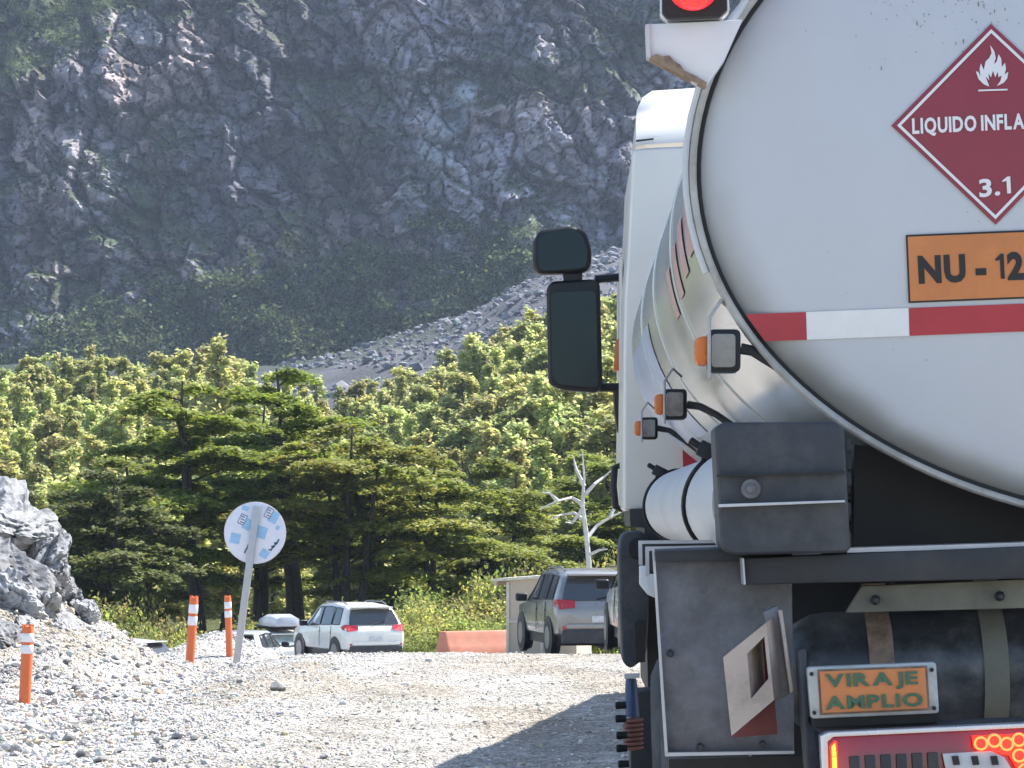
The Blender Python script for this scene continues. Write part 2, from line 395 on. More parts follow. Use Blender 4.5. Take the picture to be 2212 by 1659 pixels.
# bushes growing on the mountain (uncountable)
def leaf_cards(C, size, flat=.8, aspect=.62, rng=NP):
    n = len(C); C = np.asarray(C, float); size = np.broadcast_to(size, (n,))
    nv = rng.normal(0, 1, (n, 3)); nv[:, 2] = np.abs(nv[:, 2]) + flat; nv /= np.linalg.norm(nv, axis=1)[:, None]
    a = rng.normal(0, 1, (n, 3)); a -= nv * (a * nv).sum(1)[:, None]; a /= np.linalg.norm(a, axis=1)[:, None]
    b = np.cross(nv, a)
    a = a * (size * .5)[:, None]; b = b * (size * .5 * aspect)[:, None]
    V = np.stack([C - a - b * .6, C + a * .3 - b, C + a + b * .5, C - a * .2 + b], 1).reshape(-1, 3)
    return V, np.arange(n * 4).reshape(-1, 4)
M_BUSHFAR = vcol_mat('far_foliage', .9, scales=(.8,), amt=.2, bump=0, trans=.2)
vis = (u1 > -80) & (u1 < 1700) & (v1 > -120) & (v1 < 830)
pr = veg[:, 0] ** 2 * vis * (.10 + .9 * sstep(-60, 40, v1 - vegfoot_v) + .5 * (above > 2))
pr = pr / pr.sum()
pick = NP.choice(len(P), 5200, p=pr, replace=True)
base = P[pick] + NP.normal(0, .5, (5200, 3)) * [1, .3, 1]
sz_ = np.where(v1[pick] > vegfoot_v[pick] - 20, NP.uniform(1.6, 5.2, 5200), NP.uniform(.8, 2.4, 5200))
nl = 32
off = NP.normal(0, .42, (5200, nl, 3)) * sz_[:, None, None]; off[:, :, 2] = np.abs(off[:, :, 2]) * 1.1; off[:, :, 1] -= .3 * sz_[:, None]
C = (base[:, None, :] + off).reshape(-1, 3)
V, Fq = leaf_cards(C, np.repeat(sz_, nl) * .30 * NP.uniform(.6, 1.2, 5200 * nl), .4)
me = mesh_np('mountain_scrub', V, Fq)
cb = np.repeat(NP.lognormal(0.05, .5, 5200).clip(.3, 2.6), nl * 4)[:, None] * np.array([.075, .098, .042]) * NP.uniform(.8, 1.2, (len(V) // 4, 1)).repeat(4, 0)
set_col(me, cb)
tag(link('mountain_scrub', me, M_BUSHFAR), 'dark green scrub covering the mountain foot and ledges', None, None, 'stuff')

# scree blocks below the face, to the right
def ico_rocks(C, S, seed, sub=1, rough=.28, squash=(1, 1, .7), bury=0.0):
    """many angular stones in one mesh"""
    bm = bmesh.new(); bmesh.ops.create_icosphere(bm, subdivisions=sub, radius=1)
    v = np.array([x.co[:] for x in bm.verts]); f = np.array([[l.index for l in x.verts] for x in bm.faces]); bm.free()
    rng = np.random.default_rng(seed); n = len(C)
    k = 24; base = []
    for i in range(k):
        p = v.copy()
        for j in range(4):                        # knock corners off
            nn = rng.normal(0, 1, 3); nn /= np.linalg.norm(nn); dd = p @ nn; lim = rng.uniform(.35, .8)
            p -= np.outer(np.clip(dd - lim, 0, None), nn)
        p *= rng.uniform(1 - rough, 1 + rough, (len(p), 1)); base.append(p * rng.uniform(.75, 1.25, 3))
    base = np.array(base)[rng.integers(0, k, n)]
    th = rng.uniform(0, 2 * np.pi, n); c, s = np.cos(th), np.sin(th)
    tl = rng.normal(0, .35, n); ct, st = np.cos(tl), np.sin(tl)
    x, y, z = base[..., 0] * squash[0], base[..., 1] * squash[1], base[..., 2] * squash[2]
    y, z = y * ct[:, None] - z * st[:, None], y * st[:, None] + z * ct[:, None]
    X = x * c[:, None] - y * s[:, None]; Y = x * s[:, None] + y * c[:, None]
    Vv = np.stack([X, Y, z], -1) * np.asarray(S)[:, None, None] + np.asarray(C)[:, None, :]
    Ff = f[None] + (np.arange(n) * len(v))[:, None, None]
    return Vv.reshape(-1, 3), Ff.reshape(-1, 3), len(v)
n = 13000
rx = NP.uniform(-62, 90, n); ry = NP.uniform(430, 880, n)
keep = fbm(rx * .05, ry * .03, 3, 301) + .25 * sstep(-60, 0, rx) > .5
rx, ry = rx[keep], ry[keep]; rs = NP.lognormal(-.75, .55, len(rx)).clip(.2, 1.9)
V, Ff, k = ico_rocks(np.stack([rx, ry, H(rx, ry) + rs * .25], 1), rs, 5)
me = mesh_np('scree_blocks', V, Ff)
cc = np.array([.165, .17, .19]) * NP.uniform(.55, 1.5, (len(rx), 1)) * NP.normal(1, .05, (len(rx), 3)); set_col(me, cc.repeat(k, 0))
M_STONE = vcol_mat('stone', .9, scales=(9.0,), amt=.25, bump=.5, bdist=.02)
tag(link('scree_blocks', me, M_STONE), 'grey boulder scree spilling below the rock face', None, None, 'stuff')

# ------------------------------------------------------------------ loose gravel and stones
def inview(x, y, z, m=60):
    u, v = proj(np.stack([x, y, z], 1)); return (u > -m) & (u < 1440 + m) & (v < 1720)
n = 62000
gy_ = 18.5 + (46 - 18.5) * NP.random(n) ** 1.25; gx_ = NP.uniform(-1, 1, n) * gy_ * .2 - .012 * gy_
m_ = 14000; gy_ = np.concatenate([gy_, NP.uniform(42, 60, m_)]); gx_ = np.concatenate([gx_, NP.uniform(-9, -1, m_)]); n = len(gx_)
gz_ = H(gx_, gy_); ok = inview(gx_, gy_, gz_)
lane = sstep(-3.2, -.6, gx_ + 1.2 * (fbm(gx_, gy_ * .3, 2, 87) - .5)); ok &= NP.random(n) > lane * .85
gx_, gy_, gz_ = gx_[ok], gy_[ok], gz_[ok]
left = sstep(-2.0, -4.0, gx_)
gs = NP.lognormal(-4.65, .42, len(gx_)) * (1 + .95 * left); gs = gs.clip(.006, .06)
V, Ff, k = ico_rocks(np.stack([gx_, gy_, gz_ + gs * .25], 1), gs, 6)
me = mesh_np('gravel', V, Ff)
gc = np.array([.50, .485, .46]) * NP.lognormal(0, .25, (len(gx_), 1)).clip(.35, 1.7) * NP.normal(1, .035, (len(gx_), 3))
warm = (NP.random(len(gx_)) < .18)[:, None]; gc = np.where(warm, gc * [1.05, .88, .7], gc); set_col(me, gc.clip(0, .75).repeat(k, 0))
tag(link('gravel', me, M_STONE), 'loose pale crushed gravel covering the road and bank', None, None, 'stuff')

M_ROCKS = [pm('rock_a', (.27, .272, .28), .9, var=.6, scale=9, bump=1.0, dirt=(.48, .48, .47), dirt_amt=.7, dirt_scale=3.5),
           pm('rock_b', (.30, .30, .295), .9, var=.6, scale=10, bump=.9, dirt=(.12, .12, .13), dirt_amt=.6, dirt_scale=4),
           pm('rock_c', (.20, .20, .205), .9, var=.6, scale=11, bump=.8, dirt=(.34, .31, .27), dirt_amt=.5, dirt_scale=5)]
def boulder_mesh(name, seed, sub=4, dims=(1, .8, .8), chips=11):
    bm = bmesh.new(); bmesh.ops.create_icosphere(bm, subdivisions=sub, radius=1)
    p = np.array([v.co[:] for v in bm.verts]); rng = np.random.default_rng(seed)
    p *= (1 + .5 * (fbm(p[:, 0] * 1.2 + 5, p[:, 1] * 1.2 + p[:, 2] + 3, 3, seed) - .5))[:, None]
    for j in range(chips):
        nn = rng.normal(0, 1, 3); nn /= np.linalg.norm(nn); lim = rng.uniform(.45, .85)
        p -= np.outer(np.clip(p @ nn - lim, 0, None) * .97, nn)
    if sub >= 4:
        for f_, am in ((1.9, .26), (4.2, .13)):
            cv, ct, cg = cells(p[:, 0] * f_ + p[:, 2] * f_ * .8 + seed, p[:, 1] * f_ - p[:, 2] * f_ * .7, seed + 50)
            p *= (1 + am * (cv - .5) + am * .7 * ct - am * .5 * (1 - sstep(0, .10, cg)))[:, None]
    p *= (1 + .10 * (ridged(p[:, 0] * 4 + p[:, 2] * 2, p[:, 1] * 4 - p[:, 2] * 3, 3, seed + 5) - .5))[:, None]
    p *= np.array(dims)
    for v, q in zip(bm.verts, p): v.co = q
    me = bpy.data.meshes.new(name); bm.to_mesh(me); bm.free(); return me
BG = 'boulders of the rock outcrop on the gravel bank'
def ground_depth(u, v, Y0=30.0, lo_=17.0, hi_=44.0):
    Y = np.arange(lo_, hi_, .04); d_ = ray(u, v); hit = np.nonzero(H(d_.x / d_.y * Y, Y) > CAM.z + d_.z / d_.y * Y)[0]
    return float(Y[hit[0]]) if len(hit) else Y0
# photo position, half sizes, tilt, label; each sits where that line of sight meets the bank
for i, (u, v, dm, tl, lab) in enumerate([
    (-25, 1150, (.58, .7, .50), .6, 'big pale boulder forming the top of the rock outcrop'),
    (35, 1160, (.40, .6, .36), .9, 'slanting grey slab leaning just below the outcrop top'),
    (-10, 1235, (.52, .55, .36), .5, 'broad cracked boulder in the middle of the outcrop'),
    (85, 1215, (.25, .45, .34), .95, 'dark wedge of rock on the outcrop edge beside the trees'),
    (66, 1262, (.36, .45, .24), .75, 'pale tilted slab low on the outcrop edge'),
    (118, 1265, (.20, .4, .22), .9, 'narrow upright rock blade at the outcrop edge'),
    (10, 1305, (.36, .4, .24), .4, 'rounded grey boulder at the outcrop foot behind the nearest orange post'),
    (92, 1325, (.30, .35, .24), .5, 'dark shadowed boulder at the outcrop foot'),
    (150, 1305, (.24, .35, .20), .8, 'small dark boulder at the lower end of the outcrop'),
    (190, 1330, (.16, .25, .14), .7, 'last small rock where the outcrop runs into gravel'),
    (140, 1360, (.17, .25, .10), .4, 'flat slab lying in the gravel below the outcrop'),
    (0, 1385, (.30, .3, .16), .3, 'flat grey rock half sunk left of the nearest orange post'),
    (52, 1355, (.22, .3, .14), .6, 'jagged rock right above the top of the nearest orange post')]):
    Y = ground_depth(u, v, 34.0); o = link('boulder', boulder_mesh('boulder', 40 + i, 5, tuple(1.12 * x for x in dm), 9), M_ROCKS[i % 3])
    o.location = at(u, v, Y + .12); o.rotation_euler = (R.uniform(-.3, .3), tl, R.uniform(-.4, .4)); tag(o, lab, 'boulder', BG)
M_LOOSE = pm('loose_stone_grey', (.33, .32, .31), .9, var=.45, scale=3, bump=.5, dirt=(.18, .16, .14), dirt_amt=.5, dirt_scale=1.5)
smalls = [boulder_mesh('loose_stone', 80 + i, 2, (1, .8, .6), 8) for i in range(6)]
spots = [(600, 1492, .10), (340, 1492, .055), (300, 1440, .05), (250, 1468, .06), (500, 1440, .05), (520, 1475, .05), (110, 1500, .06),
         (70, 1580, .09), (150, 1600, .07), (35, 1625, .08), (215, 1560, .05), (420, 1600, .045), (700, 1640, .04), (1235, 1528, .035), (1272, 1585, .03), (980, 1600, .03), (860, 1560, .03)]
for i in range(60):
    u = R.uniform(-20, 430); spots.append((u, R.uniform(1400 + max(0, 120 - u) * .3, 1650), R.uniform(.022, .06)))
for i, (u, v, s) in enumerate(spots):
    Y = ground_depth(u, v, 24.0)
    p = at(u, v, Y)
    o = link('loose_stone', smalls[i % 6], M_LOOSE); o.location = (p.x, Y, Hs(p.x, Y) + s * .3); o.scale = (s, s, s)
    o.rotation_euler = (0, 0, R.uniform(0, 6)); tag(o, 'loose grey stone lying on the gravel', 'stone', 'loose stones on the gravel')
# ------------------------------------------------------------------ trees
M_BARK = pm('bark', (.05, .042, .036), .95, var=.5, scale=7, bump=.8, dirt=(.15, .14, .125), dirt_amt=.3, dirt_scale=5)
M_DEAD = pm('dead_wood', (.55, .53, .50), .85, var=.25, scale=6, bump=.4)
M_LEAF = vcol_mat('leaves_near', .6, scales=(1.4,), amt=.2, bump=0, trans=.30)
M_LEAFB = vcol_mat('leaves_forest', .65, scales=(.5,), amt=.25, bump=0, trans=.5, rand=.55)

def make_tree_meshes(seed, Ht, Rad, nl=22, start=.34, card=.21, per=1250, flat=.24, tint=(0.142, 0.182, 0.041), trunks=1, lean=0.0, top=.5, tr=.30, droop=.0, plates=False):
    """layered southern-beech shape: trunk with limbs (one mesh), crown of leaf cards in flat plates (one mesh)"""
    rng = np.random.default_rng(seed); wood = MB(); Cs = []; shade = []
    stems = []
    for q in range(trunks):
        a = rng.uniform(0, 6.28); sp = .0 if trunks == 1 else rng.uniform(.12, .24)
        dx, dy = math.cos(a) * sp + lean, math.sin(a) * sp
        pts = []; n = 9; wob = rng.normal(0, .05, (n, 2)) * Ht * .12
        for i in range(n):
            t = i / (n - 1); pts.append(Vector((dx * t * Ht * .7 + wob[i, 0] * t + q * .25, dy * t * Ht * .7 + wob[i, 1] * t, t * Ht * (.97 if q == 0 else rng.uniform(.86, .93)) - .4 * (1 - t))))
        rr = [tr * (Ht / 12) * (1.25 if i == 0 else 1) * (1 - .88 * i / (n - 1)) for i in range(n)]
        wood.tube(pts, rr, 8); stems.append(pts)
    def on(st, t):
        f = t * (len(st) - 1); i = min(int(f), len(st) - 2); return st[i].lerp(st[i + 1], f - i)
    az = rng.uniform(0, 6.28)
    for i in range(nl):
        t = (i + .5) / nl; st = stems[i % trunks]; h = start + (1 - start) * t ** .92
        prof = (math.sin(min(1, (t * .93 + .10)) * math.pi) ** .6) * (1 - (1 - top) * t) * (.75 + .25 * (1 - t))
        if plates: prof = (.55 + .45 * math.sin(min(1, t * 1.15 + .12) * math.pi)) * (1 if t < .8 else 1 - (t - .8) * (1.6 - 1.2 * top))
        Ln = Rad * max(.22, prof) * rng.uniform(.62, 1.12); az += 2.4 + rng.normal(0, .35)
        b0 = on(st, min(h, .985)); dz = Ln * (.20 * (1 - t) + .06 - droop) + rng.normal(0, .12)
        e = b0 + Vector((math.cos(az) * Ln, math.sin(az) * Ln, dz))
        mid = b0.lerp(e, .5) + Vector((rng.normal(0, .12), rng.normal(0, .12), .10 * Ln))
        wood.tube([b0, mid, e], [.062 * (1 - .6 * t) * (Ht / 12), .04 * (Ht / 12), .014], 5)
        if plates:                                # one broad thin foliage plate per limb, with a few smaller ones
            for j in range(3 if Ln > 1.2 else 2):
                rc = (.52, .36, .30)[j] * max(1.3, Ln) * rng.uniform(.8, 1.15); f = (.80, .48, 1.02)[j]
                c = b0.lerp(mid, f * 2) if f < .5 else mid.lerp(e, f * 2 - 1)
                c = c + Vector((-math.sin(az), math.cos(az), 0)) * rng.normal(0, .16 * Ln) + Vector((0, 0, rng.normal(.05, .10)))
                k = int(520 * rc * rc + 60); rad = np.sqrt(rng.random(k)); th = rng.uniform(0, 6.28, k)
                lob = 1 + .28 * np.sin(th * 3 + rng.uniform(0, 6)) + .2 * np.sin(th * 7 + rng.uniform(0, 6)); rad = rad * rc * lob
                zz = rng.normal(0, .065, k) - .22 * (rad / rc) ** 2 * rc * .6 + .05 * np.sin(rad * 9 + th * 4)
                ca, sa = math.cos(az), math.sin(az); px, py = rad * np.cos(th) * 1.2, rad * np.sin(th) * .85
                Cs.append(np.stack([c.x + px * ca - py * sa, c.y + px * sa + py * ca, c.z + zz], 1)); shade.append(np.full(k, rng.uniform(.75, 1.25)))
            continue
        ncl = max(2, int(Ln * 1.9)); side = Vector((-math.sin(az), math.cos(az), 0))
        for j in range(ncl):
            s_ = .36 + .66 * (j + rng.uniform(0, .9)) / ncl; c = (b0.lerp(mid, s_ * 2) if s_ < .5 else mid.lerp(e, s_ * 2 - 1))
            c = c + side * rng.normal(0, .22 * Ln * s_) + Vector((0, 0, rng.normal(.03, .1)))
            rc = rng.uniform(.45, .95) * (.55 + .12 * Rad) * (1.0 - .3 * t)
            wood.tube([b0.lerp(e, min(.9, s_ * .8)), c], [.018, .007], 4, False)
            k = int(per * rc * rc / nl * 3.2)
            rad = np.sqrt(rng.random(k)) * rc * rng.uniform(.85, 1.1); th = rng.uniform(0, 6.28, k)
            zz = rng.normal(0, flat * rc * .55, k) - .16 * (rad / rc) ** 2 * rc
            ex = 1.25; ca, sa = math.cos(az), math.sin(az)
            px, py = rad * np.cos(th) * ex, rad * np.sin(th)
            Cs.append(np.stack([c.x + px * ca - py * sa, c.y + px * sa + py * ca, c.z + zz], 1)); shade.append(np.full(k, rng.uniform(.75, 1.25)))
    C = np.concatenate(Cs); sh = np.concatenate(shade)
    V, Fq = leaf_cards(C, card * rng.uniform(.6, 1.25, len(C)), 2.4 if plates else 1.1, .7, rng)
    cm = mesh_np('crown', V, Fq)
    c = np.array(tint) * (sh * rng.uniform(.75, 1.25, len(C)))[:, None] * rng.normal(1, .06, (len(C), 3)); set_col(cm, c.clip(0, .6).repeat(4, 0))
    return wood, cm
def place_tree(name, meshes, loc, rz, s, label, group, leafm=M_LEAF, barkm=M_BARK):
    wood, cm = meshes; t = empty(name, loc, rz); t.scale = (s, s, s)
    if isinstance(wood, MB): w = wood.build('trunk', barkm, t, True)
    else: w = link('trunk', wood, barkm, t)
    link('crown', cm, leafm, t); tag(t, label, 'tree', group); return t, w.data

NG = 'tall trees behind the parking place'
# near trees: photo column of the trunk, top row, depth, crown radius, limbs, label
near = [
    (440, 800, 128, 3.5, 30, .44, dict(tint=(0.195, 0.240, 0.052), trunks=2, lean=.01, top=.95), 'tall layered beech tree standing behind the round sign'),
    (648, 768, 133, 3.8, 34, .40, dict(tint=(0.189, 0.240, 0.052), trunks=2, lean=.0, top=.62), 'tallest flat-topped beech tree with thick trunk behind the white estate'),
    (735, 905, 126, 4.0, 26, .46, dict(tint=(0.202, 0.215, 0.055), trunks=3, lean=.07, top=1.0), 'leaning many-stemmed beech tree with yellowish crown'),
    (930, 955, 129, 3.8, 28, .12, dict(tint=(0.189, 0.221, 0.052), trunks=2, top=.8), 'low spreading beech tree above the orange barrier'),
    (1080, 975, 140, 3.9, 28, .10, dict(tint=(0.195, 0.227, 0.055), trunks=2, top=.8), 'broad bushy beech tree behind the plywood booth'),
    (1275, 955, 150, 4.0, 26, .12, dict(tint=(0.182, 0.221, 0.055), trunks=2, top=.8), 'bushy beech tree behind the dead white tree'),
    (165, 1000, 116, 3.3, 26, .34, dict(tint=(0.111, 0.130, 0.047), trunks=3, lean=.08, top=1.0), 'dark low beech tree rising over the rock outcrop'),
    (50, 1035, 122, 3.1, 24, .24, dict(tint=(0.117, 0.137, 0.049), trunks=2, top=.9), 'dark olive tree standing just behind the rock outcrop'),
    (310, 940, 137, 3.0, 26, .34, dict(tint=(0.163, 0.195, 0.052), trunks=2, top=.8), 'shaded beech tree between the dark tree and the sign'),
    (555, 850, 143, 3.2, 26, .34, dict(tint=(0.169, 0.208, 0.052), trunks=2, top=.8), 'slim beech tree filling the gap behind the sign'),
    (845, 915, 139, 3.6, 26, .28, dict(tint=(0.195, 0.231, 0.055), trunks=2, top=.9), 'flat-crowned beech tree right of the tallest one'),
    (1420, 960, 146, 4.2, 22, .12, dict(tint=(0.182, 0.221, 0.055), trunks=2, top=.8), 'beech tree mostly hidden by the tanker cab'),
]
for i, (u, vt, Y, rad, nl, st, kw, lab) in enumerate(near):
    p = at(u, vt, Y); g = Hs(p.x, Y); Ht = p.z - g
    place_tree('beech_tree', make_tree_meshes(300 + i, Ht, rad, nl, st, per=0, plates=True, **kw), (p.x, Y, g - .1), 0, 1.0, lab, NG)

# dead white tree
dt = empty('dead_tree', (at(1262, 1250, 104).x, 104, Hs(at(1262, 1250, 104).x, 104)))
mb = MB(); b0 = Vector(dt.location)
def dp(u, v, dy=0): q = at(u, v, 104 + dy); return q - b0
base_pt = Vector((.05, 0, -.2))
mb.tube([base_pt, dp(1272, 1215), dp(1266, 1150), dp(1258, 1090), dp(1262, 1030), dp(1258, 975)], [.10, .09, .08, .065, .04, .012], 8)
mb.build('trunk', M_DEAD, dt, True)
for pts in ([(1266, 1165), (1290, 1135), (1318, 1118), (1345, 1105)], [(1262, 1090), (1235, 1075), (1205, 1082), (1165, 1100)], [(1264, 1125), (1240, 1108), (1212, 1112), (1190, 1122)],
            [(1262, 1070), (1285, 1045), (1305, 1030), (1325, 1012)], [(1270, 1200), (1295, 1188), (1312, 1186)], [(1262, 1050), (1245, 1015), (1238, 985)], [(1258, 1100), (1236, 1130), (1222, 1128)],
            [(1318, 1118), (1330, 1090), (1340, 1075)], [(1205, 1082), (1188, 1066), (1172, 1064)]):
    m2 = MB(); k = len(pts); m2.tube([dp(u, v, R.uniform(-.5, .5) if j else 0) for j, (u, v) in enumerate(pts)], [.065 * (1 - .8 * j / (k - 1)) + .006 for j in range(k)], 6); m2.build('branch', M_DEAD, dt, True)
tag(dt, 'bare bleached dead tree with spreading branches beside the cab', 'tree')

# forest on the hill: a few crown shapes, copied
protos = []
for i, (Ht, rad, nl, kw) in enumerate([(13, 3.5, 22, dict(top=.22, start=.16)), (12, 4.1, 20, dict(top=.45, start=.22)), (14, 3.0, 24, dict(top=.12, start=.12)), (11, 3.9, 18, dict(top=.5, start=.2, trunks=2))]):
    w, cm = make_tree_meshes(500 + i, Ht, rad, nl, kw.pop('start'), card=.42, per=1700, flat=.9, tint=(0.345, 0.36, 0.155), **kw)
    wm = bpy.data.meshes.new('trunk'); wm.from_pydata(w.v, [], w.f); protos.append((wm, cm, Ht))
FG = 'sunlit trees of the forest on the hill'
topv = lambda u: float(np.interp(u, [-60, 0, 60, 130, 190, 270, 330, 400, 470, 540, 620, 700, 760, 850, 930, 1010, 1090, 1150, 1250, 1345, 1700], [775, 770, 755, 768, 740, 738, 775, 750, 745, 795, 800, 820, 828, 795, 765, 715, 690, 668, 650, 615, 560]))
cnt = 0
for row, (Y, dv, step) in enumerate([(338, 0, 40), (318, 22, 40), (298, 45, 44), (278, 75, 46), (258, 105, 48), (238, 140, 52), (218, 178, 56), (198, 222, 62), (180, 262, 66)]):
    u = -70 + R.uniform(0, step)
    while u < 1480:
        y = Y + R.uniform(-8, 8); vt = topv(u) + dv + R.uniform(-6, 26); p = at(u, vt, y); g = Hs(p.x, y)
        wm, cm, Ht = protos[R.randrange(4)]; s = max(6.0, p.z - g) / Ht; s = min(s, 1.5)
        t = empty('forest_tree', (p.x, y, p.z - Ht * s if p.z - Ht * s > g else g), R.uniform(0, 6.28)); t.location.z = min(t.location.z, g); t.scale = (s, s, s * R.uniform(.97, 1.03))
        link('trunk', wm, M_BARK, t); link('crown', cm, M_LEAFB, t)
        tag(t, 'sunlit yellow-green tree in the forest on the hill', 'tree', FG); cnt += 1
        u += step * R.uniform(.7, 1.3)
# the one tall conical tree above the layered crowns
p = at(470, 716, 240); g = Hs(p.x, 240); wm, cm, Ht = protos[2]; s = (p.z - g) / Ht
t = empty('conical_tree', (p.x, 240, g), 1.0); t.scale = (s * .9, s * .9, s); link('trunk', wm, M_BARK, t); link('crown', cm, M_LEAFB, t)
tag(t, 'pale conical treetop rising above the layered beech behind the sign', 'tree')

# shrubs round the parking place
def shrub_mesh(seed, tint):
    rng = np.random.default_rng(seed); Cs = []
    for j in range(20):
        c = rng.normal(0, .42, 3); c[2] = abs(c[2]) * .9 + .25; k = 300
        Cs.append(c + rng.normal(0, .2, (k, 3)) * [1, 1, .75])
    C = np.concatenate(Cs); C[:, 2] = np.abs(C[:, 2]); V, Fq = leaf_cards(C, .085 * rng.uniform(.6, 1.3, len(C)), .6, .6, rng)
    me = mesh_np('foliage', V, Fq); set_col(me, (np.array(tint) * rng.uniform(.65, 1.35, (len(C), 1)) * rng.normal(1, .07, (len(C), 3))).clip(0, .6).repeat(4, 0)); return me
sm = [shrub_mesh(700 + i, t) for i, t in enumerate([(.20, .235, .07), (.22, .24, .075), (.13, .16, .05), (.21, .215, .08)])]
stem = MB()
for a in range(7): stem.tube([(0, 0, -.1), (math.cos(a) * .25, math.sin(a) * .25, .5), (math.cos(a) * .55, math.sin(a) * .55, .95)], [.03, .02, .006], 5)
stm = bpy.data.meshes.new('stem'); stm.from_pydata(stem.v, [], stem.f)
SG = 'shrubs along the back of the parking place'
for i, (u, vt, Y, wd) in enumerate([(140, 1300, 104, 1.3), (215, 1255, 108, 1.5), (280, 1255, 110, 1.4), (345, 1250, 112, 1.4), (395, 1320, 106, 1.1), (250, 1330, 100, 1.1), (300, 1345, 99, 1.0), (350, 1325, 101, 1.1),
        (455, 1325, 108, 1.0), (515, 1310, 109, 1.1), (585, 1300, 110, 1.1), (620, 1320, 105, 1.0), (700, 1300, 107, 1.0), (760, 1290, 108, 1.1), (790, 1270, 108, 1.2), (845, 1275, 107, 1.3), (885, 1300, 103, 1.2), (930, 1275, 106, 1.5),
        (960, 1220, 111, 1.8), (1005, 1255, 107, 1.6), (1040, 1290, 103, 1.4), (1065, 1215, 111, 1.6), (1120, 1165, 112, 1.6), (1180, 1170, 112, 1.6), (1240, 1190, 110, 1.5), (1310, 1150, 112, 1.6),
        (890, 1355, 97, .9), (860, 1335, 98, .9), (1010, 1350, 97, .9), (1060, 1345, 96, .8), (180, 1340, 101, 1.1), (100, 1260, 106, 1.3), (665, 1320, 101, 1.0), (1350, 1215, 104, 1.4)]):
    p = at(u, vt, Y); g = Hs(p.x, Y); h = max(.7, p.z - g); s = h / 1.6
    t = empty('shrub', (p.x, Y, g), R.uniform(0, 6)); t.scale = (wd * .95, wd * .95, s)
    link('stem', stm, M_BARK, t); link('foliage', sm[i % 4], M_LEAFB, t); tag(t, 'leafy light green shrub at the back of the parking place', 'shrub', SG)
# ------------------------------------------------------------------ the tanker truck
Z0 = 7.0; ROLL = math.radians(2.3); YAW = math.atan2(1231 - CU, F)
e_y = Vector((math.sin(YAW), math.cos(YAW), 0)); _ex = Vector((math.cos(YAW), -math.sin(YAW), 0)); _ez = Vector((0, 0, 1))
e_x = _ex * math.cos(ROLL) + _ez * math.sin(ROLL); e_z = -_ex * math.sin(ROLL) + _ez * math.cos(ROLL)
TM = Matrix((e_x, e_y, e_z)).transposed().to_4x4(); TM.translation = CAM + e_y * Z0 - e_z * 1.6
TMi = TM.inverted()
TR = empty('tanker_truck'); TR.matrix_world = TM
def T(u, v, k=1.0):                               # photo position -> truck coordinates on the plane at depth k (in rear-end distances)
    o = TMi @ CAM; d = TMi.to_3x3() @ ray(u, v); return o + d * (((k - 1) * Z0 - o.y) / d.y)
CX, CZ, EA, EB, TL = 1.52, 2.33, 1.20, .82, 7.55
M_WHITE = pm('truck_white', (.72, .73, .745), .34, var=.05, scale=1.6, dirt=(.45, .44, .42), dirt_amt=.22, dirt_scale=2.2, coat=.15)
M_CABW = pm('cab_white', (.74, .71, .66), .35, var=.04, scale=2, coat=.25)
M_SHELL = pm('tank_shell', (.66, .67, .66), .22, .6, var=.05, scale=.8, dirt=(.42, .41, .38), dirt_amt=.25, dirt_scale=.9)
M_RIM = pm('rim_grey', (.46, .45, .42), .5, var=.25, scale=9, dirt=(.16, .14, .11), dirt_amt=.75, dirt_scale=6)
M_SEAM = pm('seam_black', (.02, .02, .02), .7)
M_BLACK = pm('black_plastic', (.012, .013, .016), .45, var=.3, spec=.4)
M_DARK = pm('dark_frame', (.030, .032, .037), .6, var=.35, scale=8, dirt=(.085, .075, .065), dirt_amt=.6, dirt_scale=5)
M_BOX = pm('grey_plastic_box', (.036, .041, .050), .55, var=.25, scale=20, bump=.2, dirt=(.11, .105, .10), dirt_amt=.55, dirt_scale=5)
M_STEEL = pm('worn_steel_panel', (.17, .17, .185), .5, .3, var=.45, scale=9, bump=.2, dirt=(.055, .045, .04), dirt_amt=.75, dirt_scale=6)
M_LIGHTEDGE = pm('pale_edge', (.5, .5, .52), .4, .5, var=.2, scale=10)  # paler than the frame, for edges, lips and the beam top
M_RED = pm('reflective_red', (.42, .03, .045), .4, var=.12, scale=14)
M_TAPEW = pm('reflective_white', (.78, .78, .76), .4, var=.05, scale=14)
M_MAROON = pm('placard_maroon', (.27, .035, .055), .45, var=.06, scale=8)
M_ORANGE = pm('placard_orange', (.60, .21, .065), .5, var=.14, scale=8, dirt=(.38, .16, .07), dirt_amt=.4, dirt_scale=10)
M_INK = pm('ink_black', (.012, .012, .014), .5)
M_PRINTW = pm('print_white', (.78, .76, .76), .45, var=.03)
M_GREEN = pm('letter_green', (.05, .13, .07), .5, var=.25, scale=30)
M_AMBER = pm('amber_lens', (.75, .18, .03), .25, var=.1)
M_RUST = pm('rusty_edge', (.30, .22, .16), .85, var=.5, scale=25, dirt=(.10, .05, .03), dirt_amt=.7, dirt_scale=18)
M_SPECK = pm('paint_specks', (.26, .235, .22), .8, var=.4, scale=30)
M_GRIME = pm('grimy_lamp_back', (.40, .38, .34), .7, var=.4, scale=14, dirt=(.07, .04, .025), dirt_amt=.95, dirt_scale=14)
M_TUBE = pm('white_tube', (.56, .57, .58), .45, var=.06, scale=.7, dirt=(.34, .32, .29), dirt_amt=.5, dirt_scale=.8)
M_TYRE = pm('tyre', (.055, .055, .056), .85, var=.35, scale=12, bump=.3, dirt=(.18, .17, .15), dirt_amt=.5)
M_AIRT = pm('air_tank_black', (.040, .042, .046), .33, var=.35, scale=5, dirt=(.24, .24, .235), dirt_amt=.6, dirt_scale=7)
